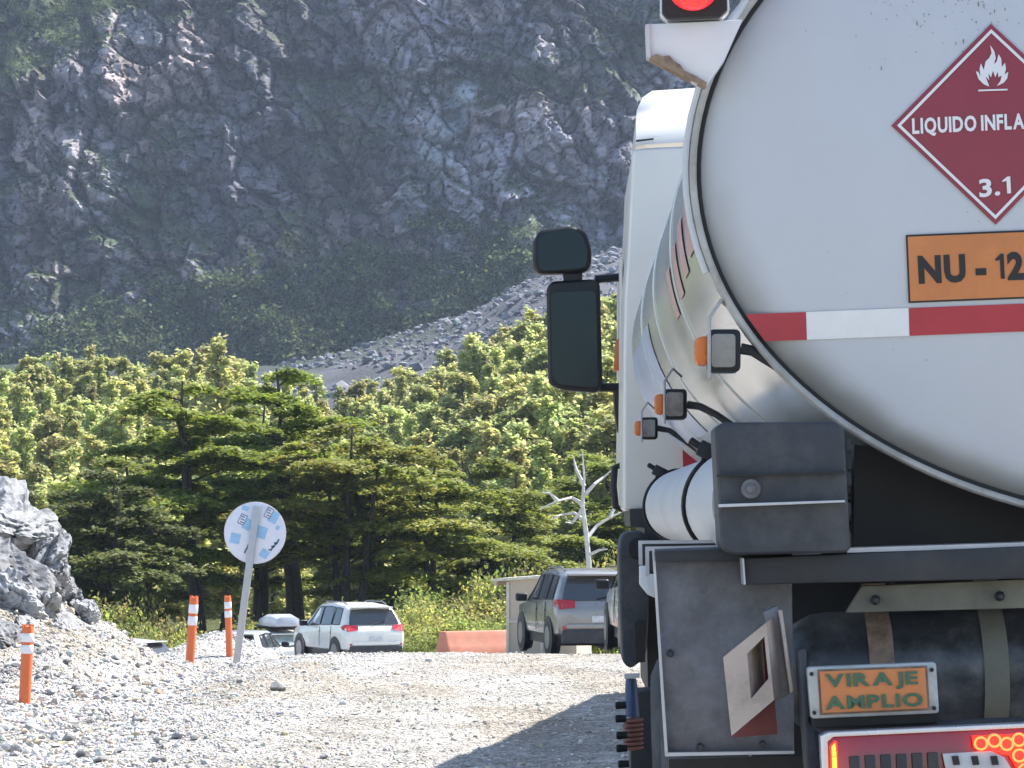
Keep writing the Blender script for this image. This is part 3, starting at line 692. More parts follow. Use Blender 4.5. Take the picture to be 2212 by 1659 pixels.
M_OLIVE = pm('bracket_olive', (.17, .165, .13), .7, var=.3, scale=8, dirt=(.10, .08, .06), dirt_amt=.4)
M_ALU = pm('cast_aluminium', (.46, .48, .48), .4, .4, var=.2, scale=10, dirt=(.2, .19, .17), dirt_amt=.55, dirt_scale=12)
M_REDL = pm('lamp_red', (.32, .012, .025), .15, var=.1, coat=.6)
M_LENSON = pm('lamp_red_lit', (.5, .02, .03), .2, emit=(1, .03, .04), estr=.5)
M_LEDR = pm('led_red', (.6, .02, .02), .3, emit=(1, .025, .012), estr=.9)
M_LEDC = pm('led_core', (.6, .1, .02), .3, emit=(1, .20, .05), estr=1.2)
M_LEDA = pm('led_amber', (.7, .2, .02), .3, emit=(1, .34, .03), estr=1.5)
M_CHROME = pm('lamp_trim', (.62, .60, .61), .25, .6, var=.1)
M_CLEAR = pm('lamp_clear', (.50, .50, .51), .2, var=.2, scale=18)
M_MIRROR = pm('mirror_glass', (.022, .028, .034), .05, 1.0, var=.0)  # dark base colour stands in for a dark reflection
M_COPPER = pm('coil_brown', (.26, .11, .075), .5, var=.3, scale=20)
M_BLUE = pm('blue_reservoir', (.03, .06, .15), .4, var=.3, scale=9)
M_BLUED = pm('decal_blue', (.36, .42, .56), .35, var=.25, scale=5)
M_REDD = pm('decal_red', (.56, .34, .32), .35, var=.25, scale=9)
M_CREAM = pm('chock_cream', (.52, .42, .35), .6, var=.15, scale=7, bump=.1, dirt=(.22, .17, .13), dirt_amt=.65, dirt_scale=9)
M_CHRED = pm('chock_red', (.16, .035, .03), .6, var=.3)

def el(t, off=0.0):
    c, s = math.cos(t), math.sin(t); n = Vector((c / EA, s / EB)).normalized()
    return CX + EA * c + n.x * off, CZ + EB * s + n.y * off
def esweep(mb, prof, n=144, closed=False):        # prof: (offset from the ellipse, y)
    b = len(mb.v)
    for o_, y in prof:
        for k in range(n):
            x, z = el(2 * math.pi * k / n, o_); mb.v.append((x, y, z))
    m = len(prof)
    for i in range(m if closed else m - 1):
        for k in range(n):
            j = (i + 1) % m; mb.f.append((b + i * n + k, b + i * n + (k + 1) % n, b + j * n + (k + 1) % n, b + j * n + k))
    return mb
def cap_y(x, z):
    q = min(1, ((x - CX) / EA) ** 2 + ((z - CZ) / EB) ** 2); return -.11 * (1 - q)
# tank
mb = MB(); esweep(mb, [(-.005, .02), (0, .05), (0, TL - .06), (-.03, TL - .01), (-.10, TL)])
b = len(mb.v); mb.v.append((CX, TL + .08, CZ)); mb.f += [(b - 144 + k, b - 144 + (k + 1) % 144, b) for k in range(144)]
SHELL = mb.build('tank_shell', M_SHELL, TR, True)
mb = MB(); n = 144; rr = [i / 16 for i in range(1, 14)] + [.84, .87, .895, .91, .925, .94, .95, .96, .97, .98, .99, .996]
mb.v.append((CX, -.11, CZ))
for r_ in rr:
    edge = .022 * max(0, (r_ - .93) / .066) ** 2
    for k in range(n):
        a = 2 * math.pi * k / n; mb.v.append((CX + EA * r_ * math.cos(a), -.11 * (1 - r_ * r_) + edge, CZ + EB * r_ * math.sin(a)))
mb.f += [(0, 1 + k, 1 + (k + 1) % n) for k in range(n)]
for i in range(len(rr) - 1):
    for k in range(n): mb.f.append((1 + i * n + k, 1 + (i + 1) * n + k, 1 + (i + 1) * n + (k + 1) % n, 1 + i * n + (k + 1) % n))
CAPM = vcol_mat('rear_cap_paint', .36, scales=(1.5,), amt=.035, bump=0); CAPM.node_tree.nodes['Principled BSDF'].inputs['Specular IOR Level'].default_value = .45
CAP = mb.build('rear_end_cap', CAPM, TR, True)
cv = np.array([v.co[:] for v in CAP.data.vertices]); qx, qz = (cv[:, 0] - CX) / EA, (cv[:, 2] - CZ) / EB; qr = np.hypot(qx, qz)
low_ = sstep(.25, -.5, qz); gr = sstep(.90, 1.0, qr + .05 * (fbm(cv[:, 0] * 9, cv[:, 2] * 9, 4, 5) - .5)) * (.12 + .75 * low_)   # road grime held by the lower rim
set_col(CAP.data, np.array([.53, .545, .57]) * (1 - gr[:, None]) + np.array([.20, .19, .16]) * gr[:, None])
esweep(MB(), [(-.008, .030), (-.006, .016), (.006, .016), (.006, .030)], closed=True).build('rim_seal', M_SEAM, TR, True)
esweep(MB(), [(.004, .045), (.004, .000), (.008, -.005), (.016, -.005), (.020, .000), (.020, .045)], closed=True).build('tank_rim', M_RIM, TR, True)
for yb in (1.9, 3.7, 5.5): esweep(MB(), [(.001, yb - .02), (.006, yb - .02), (.006, yb + .02), (.001, yb + .02)], closed=True).build('shell_weld_band', M_SHELL, TR, True)
# drain tube beside the rim
mb = MB(); mb.tube([T(1499, 180, .985)] + [Vector((el(math.radians(a), .028)[0], .01, el(math.radians(a), .028)[1])) for a in range(150, 196, 4)], .0085, 8); mb.build('drain_tube', M_TUBE, TR, True)
# painted marks on the left side of the shell
def shell_patch(y0, y1, a0, a1, m, name='decal', off=.004):
    mb = MB(); ny_, na = 8, 8
    for i in range(ny_ + 1):
        for j in range(na + 1):
            x, z = el(math.radians(a0 + (a1 - a0) * j / na), off); mb.v.append((x, y0 + (y1 - y0) * i / ny_, z))
    mb.f = [(i * (na + 1) + j, i * (na + 1) + j + 1, (i + 1) * (na + 1) + j + 1, (i + 1) * (na + 1) + j) for i in range(ny_) for j in range(na)]
    return mb.build(name, m, SHELL, True)
shell_patch(4.6, 7.45, 183, 214, M_BLUED)
for yy in (.55, 1.0, 1.5, 2.05): shell_patch(yy, yy + .28, 176 + yy * 3, 186 + yy * 3, M_REDD)
# decals on the rear cap
def TC(u, v):                                     # the point of the rear cap seen at a photo position
    p = T(u, v)
    for _ in range(3): p = T(u, v, 1 + cap_y(p.x, p.z) / Z0)
    return p
def decal(name, pts, m, parent, off, sub=0):
    P_ = [TC(u, v) for u, v in pts]; mb = MB(); mb.v = [(p.x, cap_y(p.x, p.z) - off, p.z) for p in P_]; mb.f = [tuple(range(len(P_)))]
    return mb.build(name, m, parent)
def sheet(name, pts, m, parent, off):             # a four-cornered decal that follows the cap
    a, b, c, d = [TC(*p) for p in pts]; mb = MB(); q = 12
    for i in range(q + 1):
        for j in range(q + 1):
            p = (a.lerp(b, i / q)).lerp(d.lerp(c, i / q), j / q); mb.v.append((p.x, cap_y(p.x, p.z) - off, p.z))
    w1 = q + 1; mb.f = [(i * w1 + j, i * w1 + j + 1, (i + 1) * w1 + j + 1, (i + 1) * w1 + j) for i in range(q) for j in range(q)]
    return mb.build(name, m, parent)
ONE = ([(0, .50), (.0, .56), (.17, .70), (.27, .70), (.27, 0), (.14, 0), (.14, .53)], .27)
def glyph(ch, bold):                              # outline faces of one character: points, faces, width
    if ch == '1': return np.array(ONE[0]), [tuple(range(len(ONE[0])))], ONE[1]
    c = bpy.data.curves.new('glyph', 'FONT'); c.body = ch; c.offset = bold; c.resolution_u = 3
    o = bpy.data.objects.new('glyph', c); col.objects.link(o); dg = bpy.context.evaluated_depsgraph_get()
    me = bpy.data.meshes.new_from_object(o.evaluated_get(dg)); bpy.data.objects.remove(o); bpy.data.curves.remove(c)
    v = np.array([x.co[:2] for x in me.vertices]); v[:, 0] -= v[:, 0].min(); f = [tuple(p.vertices) for p in me.polygons]; bpy.data.meshes.remove(me)
    return v, f, float(v[:, 0].max())
def lettering(body, bl, br, tl, m, parent, k=1.0, yf=None, name='letter', bold=.022, gap=.09):
    f3 = TC if yf else (lambda u, v: T(u, v, k))
    a, b, c = f3(*bl), f3(*br), f3(*tl); x = 0; items = []
    for ch in body:
        if ch == ' ': x += .22; continue
        v, f, w_ = glyph(ch, bold); items.append((v + [x, 0], f)); x += w_ + gap
    W_ = x - gap; hgt = .70 + bold
    for v, f in items:
        mb = MB()
        for s_, t_ in v:
            p = a + (b - a) * float(s_ / W_) + (c - a) * float(t_ / hgt); mb.v.append((p.x, yf(p.x, p.z) if yf else p.y, p.z))
        mb.f = f; mb.build(name, m, parent)
slope = -.0385
def yl(u, v0, u0): return v0 + (u - u0) * slope
seg = [(1612, 1740, 0), (1741, 1962, 1), (1963, 2262, 0), (2263, 2483, 1), (2484, 2780, 0), (2781, 3002, 1), (3003, 3300, 0), (3301, 3522, 1), (3523, 3600, 0)]
for a, b, wt in seg:
    top_a = yl(a, 679, 1615); top_b = yl(b, 679, 1615)
    pts = [(a, top_a), (b, top_b), (b + 2, top_b + 60), (a + 2, top_a + 60)]
    if a == 1612: pts = [(1610, top_a), (b, top_b), (b + 2, top_b + 60), (1652, yl(1652, 679, 1615) + 60)]
    if b == 3600: continue
    sheet('reflective_strip', pts, M_TAPEW if wt else M_RED, TR, .004)
dia = [(2140, 52), (2365, 262), (2150, 486), (1925, 272)]
dc = Vector((sum(p[0] for p in dia) / 4, sum(p[1] for p in dia) / 4))
def dscale(f): return [(dc.x + (u - dc.x) * f, dc.y + (v - dc.y) * f) for u, v in dia]
DI = sheet('hazard_placard', dia, M_MAROON, TR, .0045); DI['label'] = 'maroon hazard diamond with white flame'
mb = MB()
for i in range(4):
    o1, o2 = dscale(.945), dscale(.905); j = (i + 1) % 4
    
    for e in range(8):
        l2 = lambda P1, P2, t: (P1[0] + (P2[0] - P1[0]) * t, P1[1] + (P2[1] - P1[1]) * t)
        q = [TC(*l2(o1[i], o1[j], e / 8)), TC(*l2(o1[i], o1[j], (e + 1) / 8)), TC(*l2(o2[i], o2[j], (e + 1) / 8)), TC(*l2(o2[i], o2[j], e / 8))]; mb.add([(p.x, cap_y(p.x, p.z) - .0065, p.z) for p in q], [(0, 1, 2, 3)])
mb.build('white_border', M_PRINTW, DI)
flame_o = [(2136, 188), (2124, 183), (2113, 172), (2107, 155), (2112, 156), (2117, 166), (2115, 150), (2118, 138), (2124, 152), (2128, 134), (2136, 126), (2141, 116), (2138, 98), (2147, 112), (2150, 126), (2146, 140), (2152, 134), (2156, 118),
           (2162, 128), (2163, 146), (2170, 136), (2172, 150), (2169, 162), (2177, 156), (2175, 170), (2167, 180), (2152, 187), (2160, 176), (2163, 164), (2156, 168), (2154, 156), (2149, 168), (2144, 154), (2140, 168), (2134, 160), (2136, 174), (2128, 166)]
me = bpy.data.meshes.new('flame'); bm = bmesh.new()
vs = [bm.verts.new((lambda p: (p.x, cap_y(p.x, p.z) - .0075, p.z))(TC(u, v))) for u, v in flame_o]; bm.faces.new(vs)
bmesh.ops.triangulate(bm, faces=bm.faces[:]); bm.to_mesh(me); bm.free(); link('flame', me, M_PRINTW, DI)
decal('flame_bar', [(2112, 195), (2175, 193), (2175, 196.5), (2112, 198.5)], M_PRINTW, DI, .0096)
cy7 = lambda x, z: cap_y(x, z) - .0080
lettering('LIQUIDO INFLAMABLE', (1970, 289), (2322, 273), (1969, 256), M_PRINTW, DI, 1, cy7, bold=.035)
lettering('3.1', (2115, 426), (2183, 418), (2113, 388), M_PRINTW, DI, 1, cy7, bold=.03)
NU = sheet('number_placard', [(1956, 508), (2404, 490), (2410, 638), (1962, 655)], M_INK, TR, .0045); NU['label'] = 'orange placard with black NU number'
sheet('placard_face', [(1960, 512), (2400, 495), (2406, 634), (1966, 651)], M_ORANGE, NU, .0062)
lettering('NU - 1203', (1984, 610), (2292, 598), (1981, 552), M_INK, NU, 1, cy7, bold=.05)
# rust specks on the cap
mb = MB(); rs2 = random.Random(5)
for i in range(95):
    u = rs2.gauss(2040, 110); v = abs(rs2.gauss(20, 60)) if rs2.random() < .85 else rs2.uniform(0, 900); s = rs2.uniform(.6, 1.7); l = s * rs2.choice([1, 1, 1.5, 3.5])
    if u < 1690 or u > 2260: continue
    p = [T(u + s * math.cos(a), v + l * math.sin(a)) for a in (0, 1.2, 2.3, 3.3, 4.3, 5.3)]; mb.add([(q.x, cap_y(q.x, q.z) - .0025, q.z) for q in p], [tuple(range(6))])
o = mb.build('rust_specks', M_SPECK, CAP); o['kind'] = 'stuff'

def plate(name, pts, k, d, m, parent=TR, bevel=0.0, rnd=0.0, seg=2):   # outline on the plane k, pushed d metres ahead
    P_ = [T(u, v, k) for u, v in pts]
    if rnd: P_ = rounded(P_, rnd)
    return MB().prism(P_, (0, d, 0)).build(name, m, parent, bool(rnd), bevel, seg)
# lamp bracket at upper left, with the brake lamp on it
LB = plate('lamp_bracket', [(1395, 52), (1604, 42), (1565, 130), (1527, 186), (1480, 165), (1440, 142), (1405, 126)], .985, .05, M_WHITE, bevel=.004)
MB().prism([T(*p, .983) for p in [(1404, 122), (1418, 116), (1432, 121), (1446, 119), (1456, 131), (1470, 140), (1478, 152), (1496, 160), (1510, 168), (1528, 178), (1524, 187), (1480, 167), (1438, 145), (1404, 128)]], (0, .055, 0)).build('rusty_edge', M_RUST, LB, bevel=.002)
MB().prism([T(*p, .983) for p in [(1394, 52), (1404, 51), (1406, 126), (1397, 124)]], (0, .055, 0)).build('bracket_lip', M_TUBE, LB, bevel=.002)
BL = plate('brake_lamp', [(1430, -92), (1568, -98), (1572, 22), (1556, 36), (1444, 40), (1430, 28)], .98, .06, M_BLACK, bevel=.006)
plate('lamp_trim', [(1426, -97), (1572, -103), (1576, 25), (1559, 41), (1442, 45), (1426, 31)], .984, .05, M_CHROME, BL, bevel=.004)
c = T(1498, -38, .974); MB().lathe(c, (0, 1, 0), [(.01, -.012), (.05, -.008), (.058, .012), (.058, .03)], 32).build('lens', M_LENSON, BL, True)
for ring, nn in ((0, 1), (.018, 6), (.036, 12), (.05, 16)):
    for j in range(nn):
        a = 2 * math.pi * j / nn; MB().lathe(c + Vector((ring * math.cos(a), -.012, ring * math.sin(a))), (0, 1, 0), [(.002, -.004), (.0075, -.002), (.0075, .004)], 8).build('led', M_LEDR, BL, True)
plate('lamp_foot', [(1450, 38), (1545, 35), (1540, 50), (1456, 52)], .99, .04, M_RUST, BL)

# side marker lamps on curved arms
for n_, (k, s, c0, arm) in enumerate([(1.0, 1.0, (1565, 757), [(1600, 753), (1626, 758), (1650, 774), (1676, 790)]),
                                      (1.41, .715, (1459, 873), [(1484, 874), (1512, 878), (1548, 896), (1590, 925)]),
                                      (1.93, .515, (1403, 925), [(1420, 925), (1446, 930), (1478, 952), (1530, 990)])]):
    u, v = c0; SLp = empty('side_marker_lamp'); SLp.parent = TR; SLp.location = (0, 0, 0)
    q = lambda du, dv, dk=0.0: T(u + du * s, v + dv * s, k + dk)
    MB().prism(rounded([q(-35, -46), q(35, -46), q(35, 46), q(-35, 46)], .014), (0, .10, 0)).build('lamp_body', M_BLACK, SLp, True, .003)
    MB().prism(rounded([q(-27, -36, -.004), q(24, -36, -.004), q(24, 36, -.004), q(-27, 36, -.004)], .010), (0, .02, 0)).build('rubber_back', M_GRIME, SLp, True, .003)
    MB().prism(rounded([q(-62, -28, .002), q(-36, -33, .002), q(-36, 33, .002), q(-62, 28, .002)], .010), (0, .085, 0)).build('amber_lens', M_AMBER, SLp, True, .004)
    g = MB(); g.tube([q(-33, 60, -.006), q(-33, 10, -.006), q(-33, -70, -.006), q(-8, -108, 0), q(18, -84, .012)], .0042, 7); g.build('wire_guard', M_RIM, SLp, True)
    g = MB(); g.tube([T(a, b, k + .004) for a, b in arm], [.013, .012, .011, .011], 8); g.build('lamp_arm', M_DARK, SLp, True)

# hose tube with its dark end box
tb = MB(); tc0 = T(1684, 1085, 1.0); y1 = .9 * Z0; rt = .150; xc = .47
tb.lathe((xc, .02, tc0.z), (0, 1, 0), [(rt * .2, 0), (rt, 0), (rt, y1), (rt * .2, y1 + .01)], 40); TUBE = tb.build('hose_tube', M_TUBE, TR, True)
for ys in (1.62, y1 - .06):
    mb = MB(); mb.tube([(xc + (rt + .006) * math.cos(a), ys + .05 * math.sin(a * 2), tc0.z + (rt + .004) * math.sin(a)) for a in [math.radians(x) for x in range(60, 300, 8)]], .007, 7); st = mb.build('strap', M_BLACK, TUBE, True)
    kz = Vector((xc - rt * .55, ys - .04, tc0.z + rt * .98)); mb = MB(); mb.box(kz, (.06, .05, .045), Matrix.Rotation(.5, 3, 'Y')); mb.tube([kz, kz + Vector((-.05, 0, .035))], .012, 6); mb.tube([kz, kz + Vector((-.03, 0, -.07))], .013, 6); mb.build('buckle', M_BLACK, TUBE, True, .006)
EBX = plate('tube_end_box', [(1543, 925), (1560, 912), (1808, 911), (1824, 926), (1838, 1185), (1828, 1194), (1580, 1199), (1556, 1182)], .965, .20, M_BOX, bevel=.012, rnd=.03, seg=3)
plate('ridge', [(1553, 1089), (1825, 1080), (1826, 1085), (1554, 1096)], .960, .03, M_LIGHTEDGE, EBX, bevel=.001)
plate('ridge', [(1548, 1026), (1826, 1018), (1826, 1022), (1548, 1030)], .962, .02, M_SEAM, EBX)
c = T(1622, 1056, .962); MB().lathe(c, (0, 1, 0), [(.004, -.012), (.010, -.010), (.011, 0), (.021, 0), (.021, .02)], 20).build('lock_knob', M_STEEL, EBX, True)
for v in (945, 1020, 1085, 1150): plate('hinge', [(1822, v), (1838, v), (1840, v + 28), (1824, v + 28)], .985, .05, M_DARK, EBX, bevel=.003)

# cab
KC = 2.15
left = [(1398, 318), (1366, 322), (1362, 420), (1356, 540), (1349, 640), (1346, 800), (1345, 1000), (1346, 1105)]
Lp = [T(u, v, KC) for u, v in left]
def mir(p): return Vector((2 * CX - p.x, p.y, p.z))
prof = [mir(p) for p in Lp[::-1]] and (Lp + [mir(p) for p in reversed(Lp)])
CAB = MB().prism(prof, (0, 2.1, 0)).build('cab_body', M_CABW, TR, False, .03, 3)
# roof fairing: lies back over the cab
f0 = [T(1372, 300, KC), T(1378, 238, KC), T(1412, 163, KC)]; z_t = f0[2].z
low = [Vector((f0[0].x - .005, Z0 * (KC - 1), f0[0].z - .03)), mir(Vector((f0[0].x - .005, Z0 * (KC - 1), f0[0].z - .03)))]
rows = []
for z, y, inx in ((f0[0].z - .03, 0, 0), (f0[0].z + .01, .02, .004), (f0[0].z + .10, .10, .012), (f0[1].z + .03, .22, .02), (f0[1].z + .11, .36, .055), (z_t, .55, .11), (z_t + .03, .8, .2), (z_t + .02, 1.4, .3)):
    x0 = f0[0].x + inx; yy = Z0 * (KC - 1) + .005 + y; rows.append([Vector((x0, yy, z)), Vector((x0 + .18, yy - .0, z + .004)), Vector((CX, yy - .02, z + .02)), Vector((2 * CX - x0 - .18, yy, z + .004)), Vector((2 * CX - x0, yy, z))])
mb = MB()
for r_ in rows: mb.v += [tuple(p) for p in r_]
for i in range(len(rows) - 1):
    for j in range(4): mb.f.append((i * 5 + j, i * 5 + j + 1, (i + 1) * 5 + j + 1, (i + 1) * 5 + j))
nb = len(mb.v); fy = Z0 * (KC - 1) + 1.95; zl = f0[0].z - .03
for i, r_ in enumerate(rows): mb.v += [(r_[0].x + .01, fy, min(r_[0].z, zl + .2)), (r_[4].x - .01, fy, min(r_[4].z, zl + .2))]
for i in range(len(rows) - 1):
    mb.f.append((i * 5, nb + 2 * i, nb + 2 * i + 2, (i + 1) * 5)); mb.f.append((i * 5 + 4, (i + 1) * 5 + 4, nb + 2 * i + 3, nb + 2 * i + 1))
i = len(rows) - 1; mb.f.append((i * 5, nb + 2 * i, nb + 2 * i + 1, i * 5 + 4, i * 5 + 3, i * 5 + 2, i * 5 + 1))
mb.build('roof_fairing', M_CABW, TR, True, sharp=60)
plate('seam_line', [(1374, 302), (1412, 298), (1412, 301), (1374, 306)], KC - .004, .02, M_DARK, CAB)
plate('red_marker', [(1474, 948), (1520, 946), (1520, 1012), (1476, 1012)], KC - .006, .03, M_RED, CAB)
plate('cab_window_surround', [(1338, 560), (1345, 560), (1345, 1000), (1338, 1000)], 2.3, .9, M_CABW, CAB, bevel=.004)
plate('amber_side_lamp', [(1331, 735), (1342, 725), (1344, 800), (1325, 800)], 2.33, .12, M_AMBER, CAB, bevel=.006)
mb = MB(); mb.tube([T(1346, 1004, 2.28), T(1328, 1010, 2.28), T(1325, 1050, 2.28), T(1330, 1095, 2.28), T(1346, 1100, 2.28)], .018, 8); mb.build('grab_handle', M_BLACK, CAB, True)
# mirrors
MR = plate('mirror', [(1180, 622), (1192, 607), (1284, 602), (1296, 612), (1302, 836), (1290, 848), (1212, 842), (1184, 830)], 2.32, .13, M_BLACK, bevel=.03, rnd=.05, seg=3)
plate('mirror_glass', [(1190, 632), (1287, 628), (1292, 838), (1205, 830), (1193, 812)], 2.317, .01, M_MIRROR, MR, rnd=.03)
MR2 = plate('wide_angle_mirror', [(1152, 520), (1165, 497), (1238, 486), (1266, 500), (1280, 545), (1274, 585), (1240, 590), (1160, 592), (1150, 570)], 2.32, .13, M_BLACK, bevel=.03, rnd=.05, seg=3)
plate('mirror_glass', [(1160, 516), (1180, 502), (1240, 494), (1260, 510), (1270, 548), (1264, 578), (1200, 584), (1164, 584)], 2.317, .01, M_MIRROR, MR2, rnd=.03)
plate('mirror_neck', [(1215, 585), (1258, 583), (1258, 612), (1218, 614)], 2.325, .08, M_BLACK, MR, bevel=.008)
mb = MB(); mb.tube([T(1285, 603, 2.33), T(1360, 597, 2.33)], .022, 8); mb.build('mirror_arm', M_BLACK, MR, True)
mb = MB(); mb.tube([T(1290, 836, 2.33), T(1360, 838, 2.33)], .024, 8); mb.tube([T(1334, 838, 2.33), T(1336, 890, 2.34), T(1342, 930, 2.35)], .026, 8); mb.build('mirror_arm', M_BLACK, MR, True)
# cab underside, step and front wheel
plate('cab_underframe', [(1360, 1100), (1900, 1080), (1900, 1500), (1400, 1500), (1392, 1140), (1362, 1138)], 2.14, 1.6, M_DARK)
GD = plate('front_mudguard', [(1336, 1180), (1345, 1150), (1388, 1146), (1400, 1165), (1402, 1330), (1396, 1420), (1362, 1446), (1344, 1430), (1338, 1300)], 2.06, .5, M_BOX, bevel=.02, rnd=.05, seg=3)
c = T(1378, 1185, 2.055); MB().lathe(c, (0, 1, 0), [(.045, -.005), (.05, 0), (.05, .03)], 20).build('mudguard_socket', M_BLACK, GD, True)
plate('mudguard_slot', [(1372, 1345), (1394, 1342), (1394, 1430), (1374, 1432)], 2.055, .04, M_SEAM, GD)
def wheel(name, x0, x1, yc, r_, z, parent=TR):
    w_ = empty(name); w_.parent = parent; w_.location = (x0, yc, z); wd = x1 - x0
    MB().lathe((0, 0, 0), (1, 0, 0), [(r_ * .58, .02), (r_ * .84, -.005), (r_ * .95, .02), (r_, .06), (r_, wd - .06), (r_ * .95, wd - .02), (r_ * .6, wd)], 44).build('tyre', M_TYRE, w_, True)
    MB().lathe((0, 0, 0), (1, 0, 0), [(r_ * .12, .10), (r_ * .3, .06), (r_ * .5, .10), (r_ * .58, .02), (r_ * .58, .15)], 36).build('rim', M_STEEL, w_, True); return w_
FW = wheel('front_wheel', .36, .66, 8.9, .50, .50); wheel('front_wheel', 2.38, 2.68, 8.9, .50, .50)
for yc in (3.6, 4.95):
    wheel('rear_wheel', .29, .57, yc, .52, .52); wheel('rear_wheel', .62, .90, yc, .52, .52); wheel('rear_wheel', 2.14, 2.42, yc, .52, .52); wheel('rear_wheel', 2.47, 2.75, yc, .52, .52)
HUB = empty('hub_gear'); HUB.parent = TR
for u, v in ((1341, 1523), (1341, 1552), (1343, 1588), (1343, 1616), (1347, 1650)):
    c = T(u + 12, v, 2.02); MB().lathe(c, (-1, 0, 0), [(.017, 0), (.017, .025), (.019, .03), (.017, .048), (.008, .052)], 10).build('hub_cap', M_BLACK, HUB, True)
for j in range(7):
    c = T(1367, 1556 + j * 10, 2.04); w2 = [c + Vector((.042 * math.cos(a), .042 * math.sin(a), .002 * math.cos(a))) for a in [i * math.pi / 8 for i in range(17)]]; mb = MB(); mb.tube(w2, .0085, 7, False); mb.build('coil', M_COPPER, HUB, True)
a, b = T(1366, 1548, 2.04), T(1363, 1466, 2.04); mb = MB(); mb.tube([a, a.lerp(b, .7), b], [.034, .03, .024], 16); mb.build('reservoir', M_BLUE, HUB, True)
plate('white_clip', [(1349, 1456), (1382, 1455), (1382, 1464), (1349, 1467)], 2.03, .04, M_TUBE, HUB, bevel=.002)
plate('axle_block', [(1362, 1500), (1420, 1495), (1420, 1720), (1362, 1720)], 2.07, .5, M_DARK, HUB, bevel=.01)
# side rails, brackets and mudguard panel at left
plate('side_rail', [(1381, 1170), (1562, 1168), (1562, 1212), (1381, 1212)], 1.10, .05, M_DARK, bevel=.003)
plate('rail_edge', [(1379, 1168), (1562, 1166), (1562, 1173), (1387, 1175), (1388, 1220), (1380, 1220)], 1.095, .01, M_LIGHTEDGE)
plate('side_rail', [(1396, 1184), (1600, 1180), (1600, 1235), (1396, 1235)], 1.04, .06, M_DARK, bevel=.003)
plate('rail_edge', [(1394, 1181), (1600, 1177), (1600, 1185), (1402, 1190), (1403, 1245), (1395, 1245)], 1.036, .012, M_LIGHTEDGE)
plate('white_gusset', [(1381, 1222), (1398, 1222), (1398, 1240), (1414, 1240), (1415, 1292), (1398, 1284), (1381, 1262)], 1.08, .02, M_WHITE, bevel=.003)
PN = plate('mudguard_panel', [(1411, 1186), (1710, 1176), (1716, 1630), (1438, 1632)], 1.0, .03, M_STEEL, bevel=.003)
plate('panel_lip', [(1409, 1186), (1414, 1186), (1443, 1630), (1437, 1634)], .996, .02, M_LIGHTEDGE, PN)
plate('panel_lip', [(1438, 1626), (1716, 1622), (1716, 1628), (1438, 1634)], .996, .02, M_LIGHTEDGE, PN)
plate('panel_cap', [(1414, 1190), (1712, 1180), (1712, 1212), (1416, 1214)], .990, .04, M_DARK, PN, bevel=.004)
for u, v in ((1448, 1412), (1513, 1614), (1648, 1608)):
    c = T(u, v, .996); MB().lathe(c, (0, 1, 0), [(.006, -.012), (.008, -.008), (.009, .01)], 8).build('bolt', M_DARK, PN, True)
plate('mud_flap', [(1444, 1640), (1800, 1630), (1812, 2050), (1460, 2050)], 1.01, .02, M_BLACK)
# cream wheel chock on the panel
CH = empty('wheel_chock_holder'); CH.parent = TR
o4 = [(1562, 1420), (1655, 1345), (1672, 1512), (1580, 1590)]; i4 = [(1614, 1412), (1651, 1375), (1660, 1466), (1622, 1510)]
mb = MB(); fo = [T(*p, .95) for p in o4]; fi = [T(*p, .95) for p in i4]; dv = Vector((.04, .11, .02))
mb.v = [tuple(p) for p in fo + fi] + [tuple(p + dv) for p in fo + fi]
for i in range(4):
    j = (i + 1) % 4; mb.f += [(i, j, 4 + j, 4 + i), (8 + i, 12 + i, 12 + j, 8 + j), (i, 8 + i, 8 + j, j), (4 + i, 4 + j, 12 + j, 12 + i)]
mb.build('chock_face', M_CREAM, CH)
plate('chock_recess', [(1608, 1400), (1660, 1360), (1668, 1475), (1616, 1520)], .968, .02, M_CHRED, CH)
plate('chock_base', [(1580, 1592), (1674, 1514), (1680, 1586), (1600, 1592)], .968, .08, M_CHRED, CH)
plate('chock_cheek', [(1650, 1322), (1680, 1308), (1706, 1500), (1674, 1516), (1657, 1346)], .958, .05, M_STEEL, CH, bevel=.003)
plate('chock_strip', [(1682, 1318), (1690, 1318), (1714, 1492), (1707, 1498)], .954, .03, M_CREAM, CH, bevel=.002)
# rear cross beam, bracket, air tank
CBm = plate('cross_beam', [(1604, 1206), (2212, 1180), (3700, 1116), (3700, 1180), (2212, 1250), (1608, 1263)], .975, .10, M_DARK, bevel=.006)
plate('beam_top', [(1830, 1184), (2212, 1172), (3700, 1110), (3700, 1118), (2212, 1182), (1830, 1194)], .978, .16, M_LIGHTEDGE, CBm)
plate('beam_end', [(1603, 1206), (1607, 1206), (1611, 1262), (1607, 1263)], .972, .10, M_LIGHTEDGE, CBm)
BK = plate('tank_bracket', [(1862, 1266), (2330, 1246), (2350, 1310), (1826, 1324)], .985, .02, M_OLIVE, bevel=.004)
for u in (1891, 2160): c = T(u, 1296 - (u - 1891) * .03, .983); MB().lathe(c, (0, 1, 0), [(.005, -.016), (.010, -.010), (.012, .004)], 8).build('bolt', M_DARK, BK, True)
az_ = T(1900, 1462, .99); AT = empty('air_tank'); AT.parent = TR
x0 = T(1722, 1462, .99).x; x1 = 2.45
MB().lathe((x0, .16, az_.z), (1, 0, 0), [(.02, -.03), (.07, -.02), (.115, .01), (.135, .05), (.14, .09), (.14, x1 - x0 - .09), (.12, x1 - x0 - .02), (.02, x1 - x0)], 40).build('vessel', M_AIRT, AT, True)
MB().lathe((x0 - .035, .16, az_.z + .06), (1, 0, -.3), [(.02, 0), (.035, .0), (.035, .05), (.02, .06)], 12).build('end_boss', M_DARK, AT, True)
